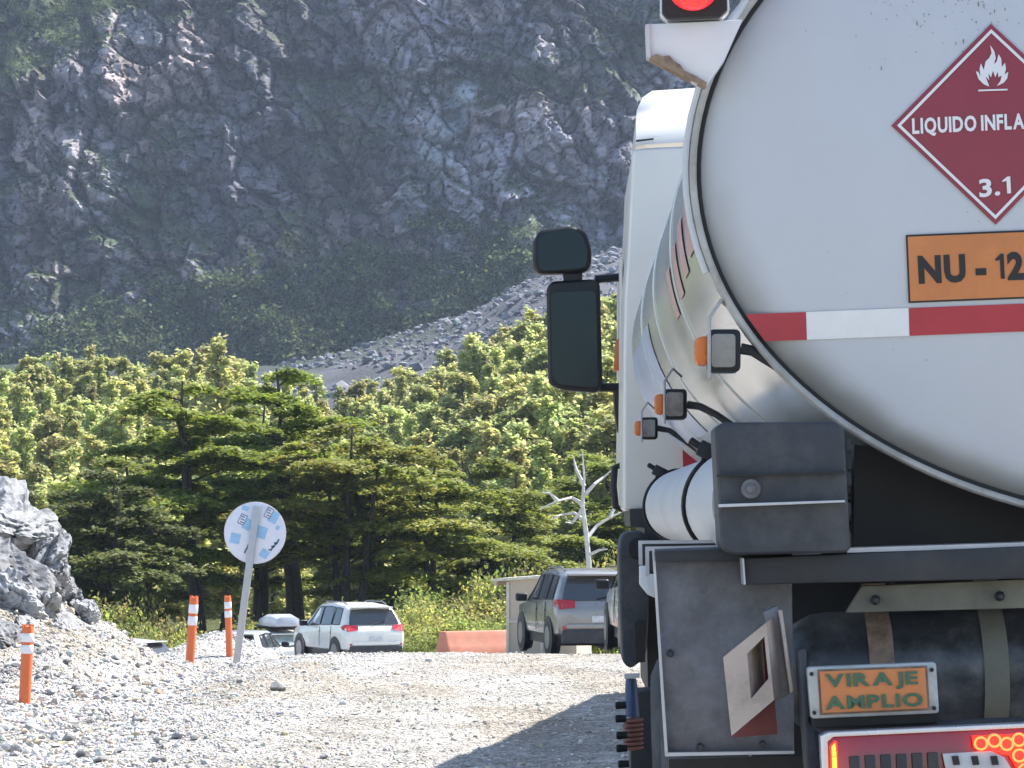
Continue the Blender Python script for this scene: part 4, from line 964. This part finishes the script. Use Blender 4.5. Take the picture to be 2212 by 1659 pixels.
for ub, mm in ((1915, M_RUST), (2165, M_OLIVE)):
    xb = T(ub, 1450, .99).x; mb = MB(); n = 20
    for i in range(n + 1):
        a = math.radians(75 + 190 * i / n); yy, zz = .16 + .146 * math.cos(a), az_.z + .146 * math.sin(a)
        if i == 0: mb.v += [(xb - .028, yy - .05, zz + .06), (xb + .028, yy - .05, zz + .06)]
        mb.v += [(xb - .028, yy, zz), (xb + .028, yy, zz)]
    mb.f = [(2 * i, 2 * i + 1, 2 * i + 3, 2 * i + 2) for i in range(n + 1)]; mb.build('strap', mm, AT, True)
# wide-turn sign
VS = plate('turn_warning_sign', [(1743, 1441), (2022, 1430), (2029, 1541), (1752, 1553)], .935, .03, M_ALU, bevel=.005, rnd=.008)
plate('sign_window', [(1766, 1447), (2003, 1438), (2009, 1534), (1772, 1545)], .9335, .01, M_RUST, VS)
plate('sign_face', [(1771, 1451), (1998, 1443), (2004, 1530), (1777, 1540)], .932, .01, M_ORANGE, VS)
lettering('VIRAJE', (1784, 1484), (1984, 1477), (1782, 1456), M_GREEN, VS, .9314, bold=.035)
lettering('AMPLIO', (1784, 1532), (1994, 1524), (1782, 1504), M_GREEN, VS, .9314, bold=.035)
for u, v in ((1753, 1456), (2013, 1447), (1759, 1540), (2018, 1530)):
    c = T(u, v, .934); MB().lathe(c, (0, 1, 0), [(.001, -.004), (.0042, -.003), (.0045, .003)], 10).build('screw', M_BLACK, VS, True)
plate('sign_box', [(1752, 1552), (2030, 1540), (2031, 1560), (1756, 1572)], .94, .08, M_BLACK, VS)
# tail lamp
TLm = plate('tail_lamp', [(1776, 1600), (1790, 1588), (2480, 1556), (2490, 1780), (1786, 1800)], .925, .08, M_REDL, bevel=.006)
plate('lamp_trim', [(1772, 1590), (1790, 1582), (2480, 1550), (2480, 1560), (1800, 1592), (1788, 1602), (1794, 1800), (1782, 1800)], .922, .05, M_CHROME, TLm, bevel=.002)
plate('led_bar', [(1793, 1612), (1803, 1600), (1808, 1602), (1812, 1720), (1798, 1722)], .922, .01, M_LEDR, TLm)
plate('led_bar', [(1797, 1614), (1804, 1606), (1807, 1632), (1798, 1634)], .9205, .01, M_LEDA, TLm); plate('led_bar', [(1798, 1636), (1807, 1635), (1810, 1720), (1801, 1721)], .9205, .01, M_LEDA, TLm)
for i in range(6):
    u = 1834 + i * 34; plate('dark_cell', [(u, 1634 - i * 1.6), (u + 22, 1633 - i * 1.6), (u + 26, 1700), (u + 4, 1702)], .9225, .01, M_DARK, TLm, bevel=.002)
plate('reverse_lens', [(2036, 1628), (2140, 1622), (2170, 1636), (2186, 1662), (2190, 1720), (2056, 1726)], .9215, .01, M_CLEAR, TLm, bevel=.002)
for u in (2056, 2098, 2140): plate('reverse_cell', [(u, 1634), (u + 14, 1633), (u + 18, 1652), (u + 4, 1653)], .9205, .01, M_SEAM, TLm)
plate('brake_cluster', [(2100, 1590), (2480, 1574), (2490, 1760), (2200, 1770), (2196, 1660), (2180, 1632), (2104, 1616)], .9222, .01, M_LEDR, TLm)
for i, (u, v) in enumerate([(2119, 1606), (2148, 1600), (2175, 1607), (2201, 1598), (2202, 1632), (2228, 1606), (2232, 1640), (2214, 1664), (2256, 1600), (2260, 1632), (2244, 1672)]):
    c = T(u, v, .9208); w2 = [c + Vector((.0125 * math.cos(a), 0, .0125 * math.sin(a))) for a in [j * math.pi / 8 for j in range(17)]]; mb = MB(); mb.tube(w2, .0026, 6, False); mb.build('led_ring', M_LEDC, TLm, True)
LBK = plate('lamp_carrier', [(1724, 1405), (1742, 1400), (1748, 1560), (1776, 1580), (1786, 1800), (1752, 1800)], .945, .10, M_BOX, bevel=.006)
plate('carrier_bar', [(1752, 1572), (2480, 1540), (2480, 1800), (1790, 1800)], .945, .06, M_BOX, LBK, bevel=.004)
# underside, with dark parts added to block light from ahead
plate('cradle_blocker', [(1845, 960), (2900, 1085), (2900, 1220), (1845, 1220)], 1.05, .08, M_BLACK)  # black sheet added to keep the space under the tank dark
for xx in (1.05, 1.95): MB().box((xx, 4.6, 1.22), (.10, 8.6, .30)).build('chassis_rail', M_DARK, TR, False, .01)
for yy, hh in ((.75, .62), (2.6, .5), (6.3, .5)): MB().box((CX, yy, 1.16), (2.2, .12, hh)).build('cross_member', M_BLACK, TR, False, .01)
MB().box((CX, 4.0, 1.42), (1.5, 7.0, .16)).build('sub_frame', M_BLACK, TR, False, .01)
MB().box((CX, 1.6, .85), (1.3, .4, .5)).build('spare_box', M_DARK, TR, False, .02)
MB().box((CX, 9.2, .95), (1.9, 1.7, .6)).build('engine_block', M_BLACK, TR, False, .04)
for yc in (3.6, 4.95, 8.9):
    mb = MB(); mb.tube([(.5, yc, .52), (2.55, yc, .52)], .09, 12); mb.build('axle', M_DARK, TR, True)
tag(TR, 'white tanker truck with maroon hazard diamond filling the right side', 'tanker truck')
# ------------------------------------------------------------------ cars
M_PAINTW = pm('car_white', (.74, .73, .68), .25, var=.03, scale=2, coat=.6)
M_PAINTG = pm('car_grey', (.27, .26, .245), .28, .35, var=.05, scale=2, coat=.6)
M_PAINTS = pm('car_silver', (.50, .51, .54), .28, .3, var=.05, scale=2, coat=.6)
M_GLASS = pm('car_glass', (.045, .05, .055), .06, var=.1, spec=.9)
M_GLASSP = pm('car_glass_pale', (.30, .36, .34), .08, var=.25, scale=5, spec=.9)  # pale green reflection put into the glass colour
M_TLAMP = pm('tail_lens', (.45, .02, .03), .2, var=.2, scale=12, coat=.5)
M_PLATE = pm('number_plate', (.55, .55, .56), .5, var=.25, scale=20)
M_ALLOY = pm('alloy', (.24, .24, .25), .35, .6)

STYLES = {
    # y, z bottom, z belt, z roof, half width factor, roof half width factor
    'suv': (4.65, .92, [(0, .46, .90, .93, .90, .84), (.04, .40, .98, 1.02, .97, .88), (.12, .38, 1.06, 1.10, 1.0, .89), (.42, .36, 1.09, 1.62, 1.0, .76), (.62, .36, 1.09, 1.69, 1.0, .755),
                        (1.6, .34, 1.06, 1.75, 1.0, .76), (2.5, .34, 1.02, 1.72, 1.0, .75), (2.85, .34, 1.01, 1.62, 1.0, .73), (3.45, .34, 1.0, 1.10, 1.0, .82), (4.2, .34, .92, .98, .97, .85), (4.55, .38, .8, .84, .88, .78), (4.65, .45, .62, .66, .75, .65)]),
    'hatch': (4.1, .85, [(0, .42, .82, .85, .88, .82), (.04, .36, .90, .94, .96, .86), (.10, .34, .96, 1.0, 1.0, .88), (.50, .32, .98, 1.40, 1.0, .73), (.8, .32, .97, 1.46, 1.0, .73),
                         (1.5, .30, .95, 1.50, 1.0, .74), (2.2, .30, .93, 1.47, 1.0, .73), (2.5, .30, .92, 1.38, 1.0, .71), (3.1, .30, .92, 1.0, 1.0, .8), (3.75, .30, .85, .90, .96, .84), (4.0, .34, .72, .76, .86, .76), (4.1, .42, .56, .6, .72, .62)]),
}
def make_car(name, style, paint, label, cat='car', loc=(0, 0, 0), rz=0.0, glass=M_GLASS, group=None, rails=True, scale=1.0):
    L_, W, st = STYLES[style]; t = empty(name, loc, rz); t.scale = (scale,) * 3; mb = MB()
    def ring(y, zb, ze, zr, fw, fr):
        w_, r_ = W * fw, W * fr; zm = zb + (ze - zb) * .55
        h = [(0, zb), (w_ * .82, zb), (w_ * .97, zb + .08), (w_, zm), (w_ * .975, ze), (r_ + (w_ * .975 - r_) * .25, ze + (zr - ze) * .74), (r_, zr - .05 * min(1, (zr - ze) / .2)), (r_ * .86, zr - .008), (0, zr + .012)]
        return [Vector((x, y, z)) for x, z in h] + [Vector((-x, y, z)) for x, z in h[-2:0:-1]]
    rings = [ring(*s) for s in st]; n = len(rings[0])
    for r_ in rings: mb.v += [tuple(p) for p in r_]
    for i in range(len(rings) - 1):
        for k in range(n): mb.f.append((i * n + k, i * n + (k + 1) % n, (i + 1) * n + (k + 1) % n, (i + 1) * n + k))
    mb.f.append(tuple(range(n))); mb.f.append(tuple((len(rings) - 1) * n + k for k in range(n - 1, -1, -1)))
    body = mb.build('body', paint, t, True, sharp=48)
    ys = [s[0] for s in st]
    def lerp_ring(y):
        i = max(0, min(len(ys) - 2, next((j for j in range(len(ys) - 1) if ys[j + 1] >= y), len(ys) - 2))); f = (y - ys[i]) / (ys[i + 1] - ys[i])
        return [a.lerp(b, f) for a, b in zip(rings[i], rings[i + 1])]
    def side_pt(y, f, sgn):
        r_ = lerp_ring(y); a, b, c = r_[4], r_[5], r_[6]
        p = a.lerp(b, f / .74) if f < .74 else b.lerp(c, (f - .74) / .26); return Vector((sgn * (p.x + .008), p.y, p.z))
    ws = {'suv': [(.62, .70, 1.20), (1.28, 1.28, 2.10), (2.17, 2.17, 3.20)], 'hatch': [(.62, .75, 1.15), (1.22, 1.22, 1.95), (2.02, 2.02, 2.85)]}[style]
    for sg in (-1, 1):
        for j, (y0, y0t, y1) in enumerate(ws):
            y1t = y1 if j < 2 else y1 - .62
            pts = [side_pt(y0, .08, sg), side_pt((y0 + y1) / 2, .08, sg), side_pt(y1, .08, sg), side_pt((y1 + y1t) / 2, .5, sg), side_pt(y1t, .88, sg), side_pt((y0t + y1t) / 2, .90, sg), side_pt(y0t, .88, sg), side_pt((y0 + y0t) / 2, .5, sg)]
            MB().add(pts, [tuple(range(8))]).build('side_window', glass, t)
            mb = MB(); q = pts + [pts[0]]; mb.tube([p + Vector((sg * .002, 0, 0)) for p in q], .012, 4, False); mb.build('window_trim', M_BLACK, t)
    # rear window on the tailgate slope
    i2, i3 = 2, 3; a, b = rings[i2], rings[i3]; nrm_ = Vector((0, -(b[8].z - a[8].z), b[8].y - a[8].y)).normalized() * .016
    def rear_pt(s, f):
        lo_ = Vector((a[6].x * .97 * s, a[7].y, a[7].z + .012)); hi_ = Vector((b[6].x * .93 * s, b[7].y, b[7].z)); return lo_.lerp(hi_, f) + nrm_
    rw = MB(); rw.add([rear_pt(-1, .06), rear_pt(0, .03), rear_pt(1, .06), rear_pt(1, .5), rear_pt(.96, .9), rear_pt(0, .95), rear_pt(-.96, .9), rear_pt(-1, .5)], [tuple(range(8))]); RW = rw.build('rear_window', glass, t)
    w_ = MB(); w_.tube([rear_pt(-.1, .06) + nrm_, rear_pt(.45, .22) + nrm_], .012, 5); w_.build('wiper', M_BLACK, RW)
    zb_ = b[8].z
    MB().box((0, b[8].y - .09, zb_ + .005), (W * 1.36, .24, .035)).build('spoiler', paint, t, False, .012)
    zt = a[8].z - .05
    for sg in (-1, 1):
        m2 = MB(); x0, x1 = W * .60, W * 1.0
        m2.add([(sg * x0, -.005, zt - .07), (sg * x1 * .95, .005, zt - .11), (sg * (x1 + .012), .30, zt - .06), (sg * (x1 + .012), .42, zt + .02), (sg * (x1 - .02), .16, zt + .09), (sg * x0 * .98, .06, zt + .06),
                (sg * x0, .15, zt - .07), (sg * x1 * .9, .2, zt - .1), (sg * x1 * .9, .42, zt)], [(0, 1, 4, 5), (1, 2, 3, 4), (0, 6, 7, 1), (5, 4, 3, 8), (0, 5, 6), (1, 7, 8, 2)])
        m2.build('tail_lamp', M_TLAMP, t, False)
        MB().box((sg * W * .8, .01, st[0][1] + .12), (.16, .06, .05)).build('reflector', M_TLAMP, t, False, .01)
        for yw in (L_ * .195, L_ * .80):
            rw_ = .35 if style == 'suv' else .31
            mb = MB(); mb.lathe((sg * (W - .10), yw, rw_ + .02), (sg, 0, 0), [(rw_ + .07, 0), (rw_ + .075, .112)], 28); mb.build('wheel_arch', M_BLACK, t, True)
            wh = empty('wheel', (sg * (W - .2), yw, rw_)); wh.parent = t
            MB().lathe((0, 0, 0), (sg, 0, 0), [(rw_ * .6, .0), (rw_ * .97, 0), (rw_, .03), (rw_, .19), (rw_ * .95, .215), (rw_ * .68, .222)], 28).build('tyre', M_TYRE, wh, True)
            MB().lathe((0, 0, 0), (sg, 0, 0), [(.03, .225), (rw_ * .3, .222), (rw_ * .66, .228), (rw_ * .68, .2)], 20).build('rim', M_ALLOY, wh, True)
        y_m = ws[2][2] - .12; ze = side_pt(y_m, .15, 1).z
        MB().box((sg * (W + .13), y_m, ze + .05), (.24, .14, .17)).build('wing_mirror', M_BLACK, t, False, .05, 3)
        MB().box((sg * (W + .012), ws[1][0] + .05, ws[0][0] * 0 + zb_ * .55), (.03, .16, .035)).build('door_handle', paint, t, False, .008)
        MB().box((sg * (W + .012), ws[2][0] + .05, zb_ * .55), (.03, .16, .035)).build('door_handle', paint, t, False, .008)
        for yd in (ws[1][0] - .04, ws[2][0] - .04):
            p0, p1 = side_pt(yd, .0, sg), Vector((sg * (W + .004), yd, st[4][1] + .12)); mid = Vector((sg * (W + .006), yd, (p0.z + p1.z) / 2)); m3 = MB(); m3.tube([p0, mid, p1], .007, 4); m3.build('door_gap', M_SEAM, t)
        if rails: m3 = MB(); m3.tube([(sg * W * .66, .7, zb_ + .08), (sg * W * .67, 1.0, zb_ + .15), (sg * W * .67, 2.2, zb_ + .14), (sg * W * .66, 2.5, zb_ + .06)], .02, 6); m3.build('roof_rail', M_ALLOY, t, True)
    MB().box((0, -.008, (st[0][2] + st[0][1]) / 2 + .07), (.42, .03, .13)).build('number_plate', M_PLATE, t, False, .006)
    MB().box((0, .02, st[0][2] - .02), (.62, .05, .05)).build('plate_garnish', paint, t, False, .012)
    MB().box((0, .07, st[0][1] - .06), (W * 1.76, .26, .28)).build('lower_bumper', M_DARK, t, False, .03)
    MB().box((0, -.012, st[0][1] + .15), (W * 1.62, .06, .10)).build('bumper', paint, t, False, .03)
    MB().box((0, L_ * .5, st[4][1] - .06), (W * 1.8, L_ * .82, .20)).build('underbody', M_BLACK, t, False, .02)
    tag(t, label, cat, group); return t
def car_at(u, Y, rz, *a, off=0.0, **kw):
    p = at(u, 1400, Y); return make_car(*a, loc=(p.x, Y, Hs(p.x, Y) + off), rz=rz, **kw)
# rear corner of the white estate; the nose points away to the left
WSUV = car_at(812, 90, math.radians(25), 'parked_suv', 'suv', M_PAINTW, 'white estate SUV with red tail lamps, parked left of the orange barrier', 'car')
GSUV = car_at(1300, 63, math.radians(11), 'parked_suv', 'suv', M_PAINTG, 'grey SUV beside the plywood booth, tail lamps lit by daylight', 'car')
GSUV['label'] = 'grey SUV stopped beside the plywood booth'
BSUV = car_at(1472, 51, math.radians(3), 'parked_suv', 'suv', M_PAINTW, 'white SUV peeking out between the grey SUV and the tanker', 'car')
WAG = car_at(632, 97, math.radians(24), 'parked_hatchback', 'hatch', M_PAINTW, 'white hatchback with a silver roof box, half hidden behind the crest', 'car', glass=M_GLASSP, rails=False, off=-.12)
LHB = car_at(356, 94, math.radians(62), 'parked_hatchback', 'hatch', M_PAINTW, 'white car showing only its roof and dark windows over the gravel bank', 'car', rails=False)
SHB = car_at(500, 94, math.radians(-10), 'parked_hatchback', 'hatch', M_PAINTS, 'pale silver hatchback behind the foot of the round sign', 'car', rails=False)
# silver roof box carried on the hatchback
RB = empty('roof_box'); RB.matrix_world = WAG.matrix_world.copy()
RB.location = WAG.location + Vector((0, 0, 0)); RB.rotation_euler = WAG.rotation_euler
M_SILVB = pm('roof_box_silver', (.48, .49, .52), .3, var=.1, scale=4, coat=.3)
def boxsec(y, w_, h, zb): return [Vector((x, y, z)) for x, z in ((-w_, zb), (w_, zb), (w_ * 1.02, zb + h * .35), (w_ * .9, zb + h * .8), (w_ * .6, zb + h), (-w_ * .6, zb + h), (-w_ * .9, zb + h * .8), (-w_ * 1.02, zb + h * .35))]
mb = MB(); secs = [boxsec(*s) for s in ((.35, .26, .14, 1.66), (.42, .40, .30, 1.64), (.9, .43, .38, 1.64), (1.6, .42, .36, 1.64), (2.2, .36, .24, 1.64), (2.45, .22, .10, 1.66))]
for s in secs: mb.v += [tuple(p) for p in s]
for i in range(len(secs) - 1):
    for k in range(8): mb.f.append((i * 8 + k, i * 8 + (k + 1) % 8, (i + 1) * 8 + (k + 1) % 8, (i + 1) * 8 + k))
mb.f += [tuple(range(8)), tuple(40 + k for k in range(7, -1, -1))]
mb.build('box_shell', M_SILVB, RB, True, sharp=40)
MB().box((0, 1.4, 1.625), (.86, 2.0, .05)).build('box_base', M_BLACK, RB, False, .015)
for y in (.8, 2.0): MB().box((0, y, 1.56), (1.15, .07, .05)).build('cross_bar', M_BLACK, RB, False, .01)
for y in (.8, 2.0):
    for sg in (-1, 1): MB().box((sg * .52, y, 1.51), (.06, .09, .10)).build('bar_foot', M_BLACK, RB, False, .01)
tag(RB, 'silver roof box strapped on the white hatchback', 'roof box')
RB.location = WAG.location

# unseen box lorry, guessed and added ahead of the tanker to shade the road
M_LORRY = pm('lorry_white', (.7, .7, .69), .4, var=.06)
LR = empty('shade_lorry', (2.66, 19.4, .1), -math.radians(9.4))
MB().box((0, 4.6, 2.35), (2.4, 8.6, 2.3)).build('cargo_box', M_LORRY, LR, False, .03)
for x in (-.6, .6): MB().box((x, -.32 + .62, 2.35), (1.12, .04, 2.1)).build('rear_door', M_LORRY, LR, False, .01)
MB().box((0, 9.9, 1.75), (2.2, 1.6, 1.9)).build('cab', M_LORRY, LR, False, .15, 3)
MB().box((0, 5.4, .95), (1.0, 10.2, .3)).build('chassis', M_DARK, LR, False, .02)
MB().box((0, .35, .65), (2.2, .08, .16)).build('bumper', M_DARK, LR, False, .02)
for x in (-.95, .95):
    MB().box((x, .32, .85), (.3, .06, .14)).build('tail_lamp', M_TLAMP, LR, False, .01)
    for y in (2.2, 9.6):
        wd = wheel('wheel', x - .14, x + .14, y, .45, .45, LR)
tag(LR, 'unseen white box lorry added ahead of the tanker to shade the road', 'lorry')

# ------------------------------------------------------------------ orange posts
M_OPOST = pm('post_orange', (.72, .16, .045), .5, var=.08, scale=5, dirt=(.45, .25, .15), dirt_amt=.25)
M_OREF = pm('post_reflector', (.80, .79, .82), .4, var=.05)
def post(u, v0, vt, Y, lean, label):
    p = at(u, v0, Y); top_ = at(u, vt, Y); p.z = Hs(p.x, Y) - .015; h = top_.z - p.z; t = empty('delineator_post', (p.x, Y, p.z), 0); t.rotation_euler = (0, lean, 0); r_ = .055
    MB().lathe((0, 0, -.12), (0, 0, 1), [(r_, 0), (r_, h + .09), (r_ * .9, h + .115), (r_ * .55, h + .12)], 20).build('post', M_OPOST, t, True, sharp=50)
    for f in (.80, .655): MB().lathe((0, 0, h * f), (0, 0, 1), [(r_ + .002, 0), (r_ + .004, .002), (r_ + .004, h * .105), (r_ + .002, h * .108)], 20).build('reflector_band', M_OREF, t, True, sharp=50)
    for a in range(6):
        w_ = a * math.pi / 3; MB().box((math.cos(w_) * r_ * .86, math.sin(w_) * r_ * .86, h + .0), (.012, .016, .03), Matrix.Rotation(w_, 3, 'Z')).build('top_lug', M_OPOST, t)
    MB().lathe((0, 0, -.03), (0, 0, 1), [(.10, 0), (.10, .02), (.07, .035), (.058, .05)], 20).build('rubber_base', M_RUST, t, True)
    tag(t, label, 'road post', 'orange delineator posts along the gravel shoulder')
post(53, 1525, 1352, 28.8, math.radians(2.2), 'orange post with two white bands standing in front of the rock outcrop')
post(408, 1416, 1289, 38.8, math.radians(3.5), 'orange post with white bands standing right before the trunks left of the sign')
post(496, 1387, 1288, 50.0, math.radians(-2), 'orange post with white bands standing next to the sign pole')
# the dark at the middle post's foot is left to its cast shadow
# ------------------------------------------------------------------ round sign seen from the back
M_SIGNB = pm('sign_back', (.66, .68, .76), .4, .1, var=.06, scale=6)
M_SIGNW = pm('sign_rim', (.72, .66, .70), .4)
M_STICK = pm('sticker_blue', (.30, .50, .72), .5, var=.15, scale=20)
M_STICKD = pm('sticker_print', (.13, .16, .26), .5, var=.3, scale=30)
M_POLE = pm('galvanised_pole', (.42, .43, .45), .4, .4, var=.12, scale=8)
YS = 44.0; c = at(551, 1151, YS); SG_ = empty('round_sign', (at(520, 1400, YS).x, YS, Hs(at(520, 1400, YS).x, YS))); o0 = Vector(SG_.location); rad = 66 * YS / F
sd0 = MB(); sd0.lathe(c - o0, (0, 1, 0), [(rad * .98, -.002), (rad, 0), (rad, .012), (rad * .98, .014)], 48); sd0.build('disc', M_SIGNB, SG_, True, sharp=40)
mb = MB(); mb.tube([c - o0 + Vector((rad * math.cos(a), .004, rad * math.sin(a))) for a in [i * math.pi / 24 for i in range(49)]], .008, 6, False); mb.build('disc_rim', M_SIGNW, SG_, True)
p0 = at(556, 1092, YS) - o0 + Vector((0, -.045, 0)); p1 = at(524, 1335, YS) - o0 + Vector((0, -.045, 0)); p2 = p1 + (p1 - p0).normalized() * .7
mb = MB(); dirp = (p2 - p0); ln = dirp.length; ang = math.atan2(dirp.x, -dirp.z)
rot = Matrix.Rotation(ang, 3, 'Y').inverted() if False else Matrix.Rotation(-ang, 3, 'Y')
MB().box(p0.lerp(p2, .5), (.10, .06, ln), rot).build('pole', M_POLE, SG_, False, .008)
def st_rect(u, v, w_, h, a, m, nm, off=-.006):
    cc = at(u, v, YS) - o0 + Vector((0, off, 0)); s = YS / F; q = [Vector((x * w_ * s / 2, 0, z * h * s / 2)) for x, z in ((-1, -1), (1, -1), (1, 1), (-1, 1))]; r3 = Matrix.Rotation(a, 3, 'Y')
    MB().add([cc + r3 @ p for p in q], [(0, 1, 2, 3)]).build(nm, m, SG_)
for u, v, w_, h, a in ((535, 1133, 18, 24, .5), (591, 1117, 20, 26, .5), (508, 1163, 22, 22, .2), (565, 1150, 22, 26, .3), (571, 1196, 18, 18, .6), (530, 1098, 14, 10, .3), (600, 1140, 8, 10, .5)): st_rect(u, v, w_, h, a, M_STICK, 'sticker')
for u, v in ((524, 1122), (581, 1108)):
    st_rect(u, v, 15, 23, .45, M_STICKD, 'sticker_frame', -.008); st_rect(u, v, 12, 19, .45, M_SIGNB, 'sticker_panel', -.0095)
    for i in range(3): st_rect(u + (1 - i) * 1.0, v + (i - 1) * 6, 9, 2.6, .45, M_STICKD, 'sticker_print', -.011)
for i in range(3):
    st_rect(588 + i * 6, 1184 - i * 7, 4, 12, .5, M_STICKD, 'sticker_print'); st_rect(587 + i * 6 - 4, 1188 - i * 7, 7, 3, .5, M_STICKD, 'sticker_print')
    st_rect(530 + i * 5, 1190 - i * 9, 4, 11, .4, M_STICKD, 'sticker_print')
tag(SG_, 'round road sign seen from behind with blue stickers on a leaning pole', 'road sign')
# ------------------------------------------------------------------ plywood booth and orange barrier
M_PLY = pm('plywood', (.56, .47, .36), .8, var=.14, scale=3, bump=.1, dirt=(.36, .26, .16), dirt_amt=.4, dirt_scale=1.5)
M_BATTEN = pm('pale_timber', (.66, .60, .50), .8, var=.12, scale=8)
YB = 69.0; pb = at(1097, 1400, YB); BO = empty('plywood_booth', (pb.x, YB, Hs(pb.x, YB) - .1), math.radians(-14)); zr = at(1085, 1258, YB).z - BO.location.z
for i, (x0, x1) in enumerate(((0, .78), (.785, 1.56))): MB().prism([(x0, 0, 0), (x1, 0, 0), (x1, 0, zr + .04 + x1 * .07), (x0, 0, zr + .04 + x0 * .07)], (0, .05, 0)).build('wall_panel', M_PLY, BO)
MB().prism([(0, .05, 0), (0, 1.5, 0), (0, 1.5, zr), (0, .05, zr)], (.05, 0, 0)).build('side_wall', M_PLY, BO)
MB().prism([(1.51, .05, 0), (1.51, 1.5, 0), (1.51, 1.5, zr + .1), (1.51, .05, zr + .1)], (.05, 0, 0)).build('side_wall', M_PLY, BO)
for x in (-.015, .755): MB().box((x + .02, -.02, zr / 2), (.06, .035, zr)).build('batten', M_BATTEN, BO)
MB().box((.78, -.02, zr * .52), (1.5, .03, .05)).build('batten', M_BATTEN, BO)
MB().prism([(-.32, -.14, zr + .02), (1.75, -.14, zr + .17), (1.75, -.14, zr + .23), (-.32, -.14, zr + .08)], (0, 1.8, 0)).build('roof', M_BATTEN, BO)
MB().box((-.26, .4, zr - .02), (.05, 1.0, .12)).build('roof_beam', M_PLY, BO)
tag(BO, 'small plywood booth with overhanging flat roof beside the grey SUV', 'booth')
M_BARR = pm('barrier_orange', (.56, .20, .115), .6, var=.2, scale=3, dirt=(.42, .30, .22), dirt_amt=.5, dirt_scale=2)
YR = 74.0; pr_ = at(955, 1400, YR); BR = empty('road_barrier', (pr_.x, YR, Hs(pr_.x, YR) - .02), math.radians(-62))
zt = at(955, 1364, YR).z - BR.location.z
def bsec(y, s=1.0): return [Vector((x * s, y, z)) for x, z in ((-.42, 0), (.42, 0), (.42, .12), (.30, .34), (.20, zt * .8), (.15, zt), (-.15, zt), (-.20, zt * .8), (-.30, .34), (-.42, .12))]
for j in range(2):
    y0 = j * 1.95; mb = MB(); ss = [bsec(y0), bsec(y0 + .06, 1.0), bsec(y0 + .95, .97), bsec(y0 + 1.85), bsec(y0 + 1.9)]
    for s in ss: mb.v += [tuple(p) for p in s]
    for i in range(4):
        for k in range(10): mb.f.append((i * 10 + k, i * 10 + (k + 1) % 10, (i + 1) * 10 + (k + 1) % 10, (i + 1) * 10 + k))
    mb.f += [tuple(range(10)), tuple(40 + k for k in range(9, -1, -1))]; mb.build('barrier_segment', M_BARR, BR, False, .03, 2)
tag(BR, 'weathered orange road barrier lying left of the plywood booth', 'barrier')

# ------------------------------------------------------------------ air
hz = bpy.data.materials.new('haze_air'); nt, N, L = nodes_of(hz); N.remove(N['Principled BSDF'])
pv = N.new('ShaderNodeVolumePrincipled'); pv.inputs['Color'].default_value = (.62, .76, 1, 1); pv.inputs['Density'].default_value = HAZE; pv.inputs['Anisotropy'].default_value = .2
L.new(pv.outputs[0], N['Material Output'].inputs['Volume'])
zmin = float(gZ.min()) - 1.0; ztop = float(mZ.max()) + 6
MB().box((0, 620, (zmin + ztop) / 2), (1240, 1440, ztop - zmin)).build('haze', hz)
tag(bpy.data.objects['haze'], 'thin blue air haze', None, None, 'stuff')
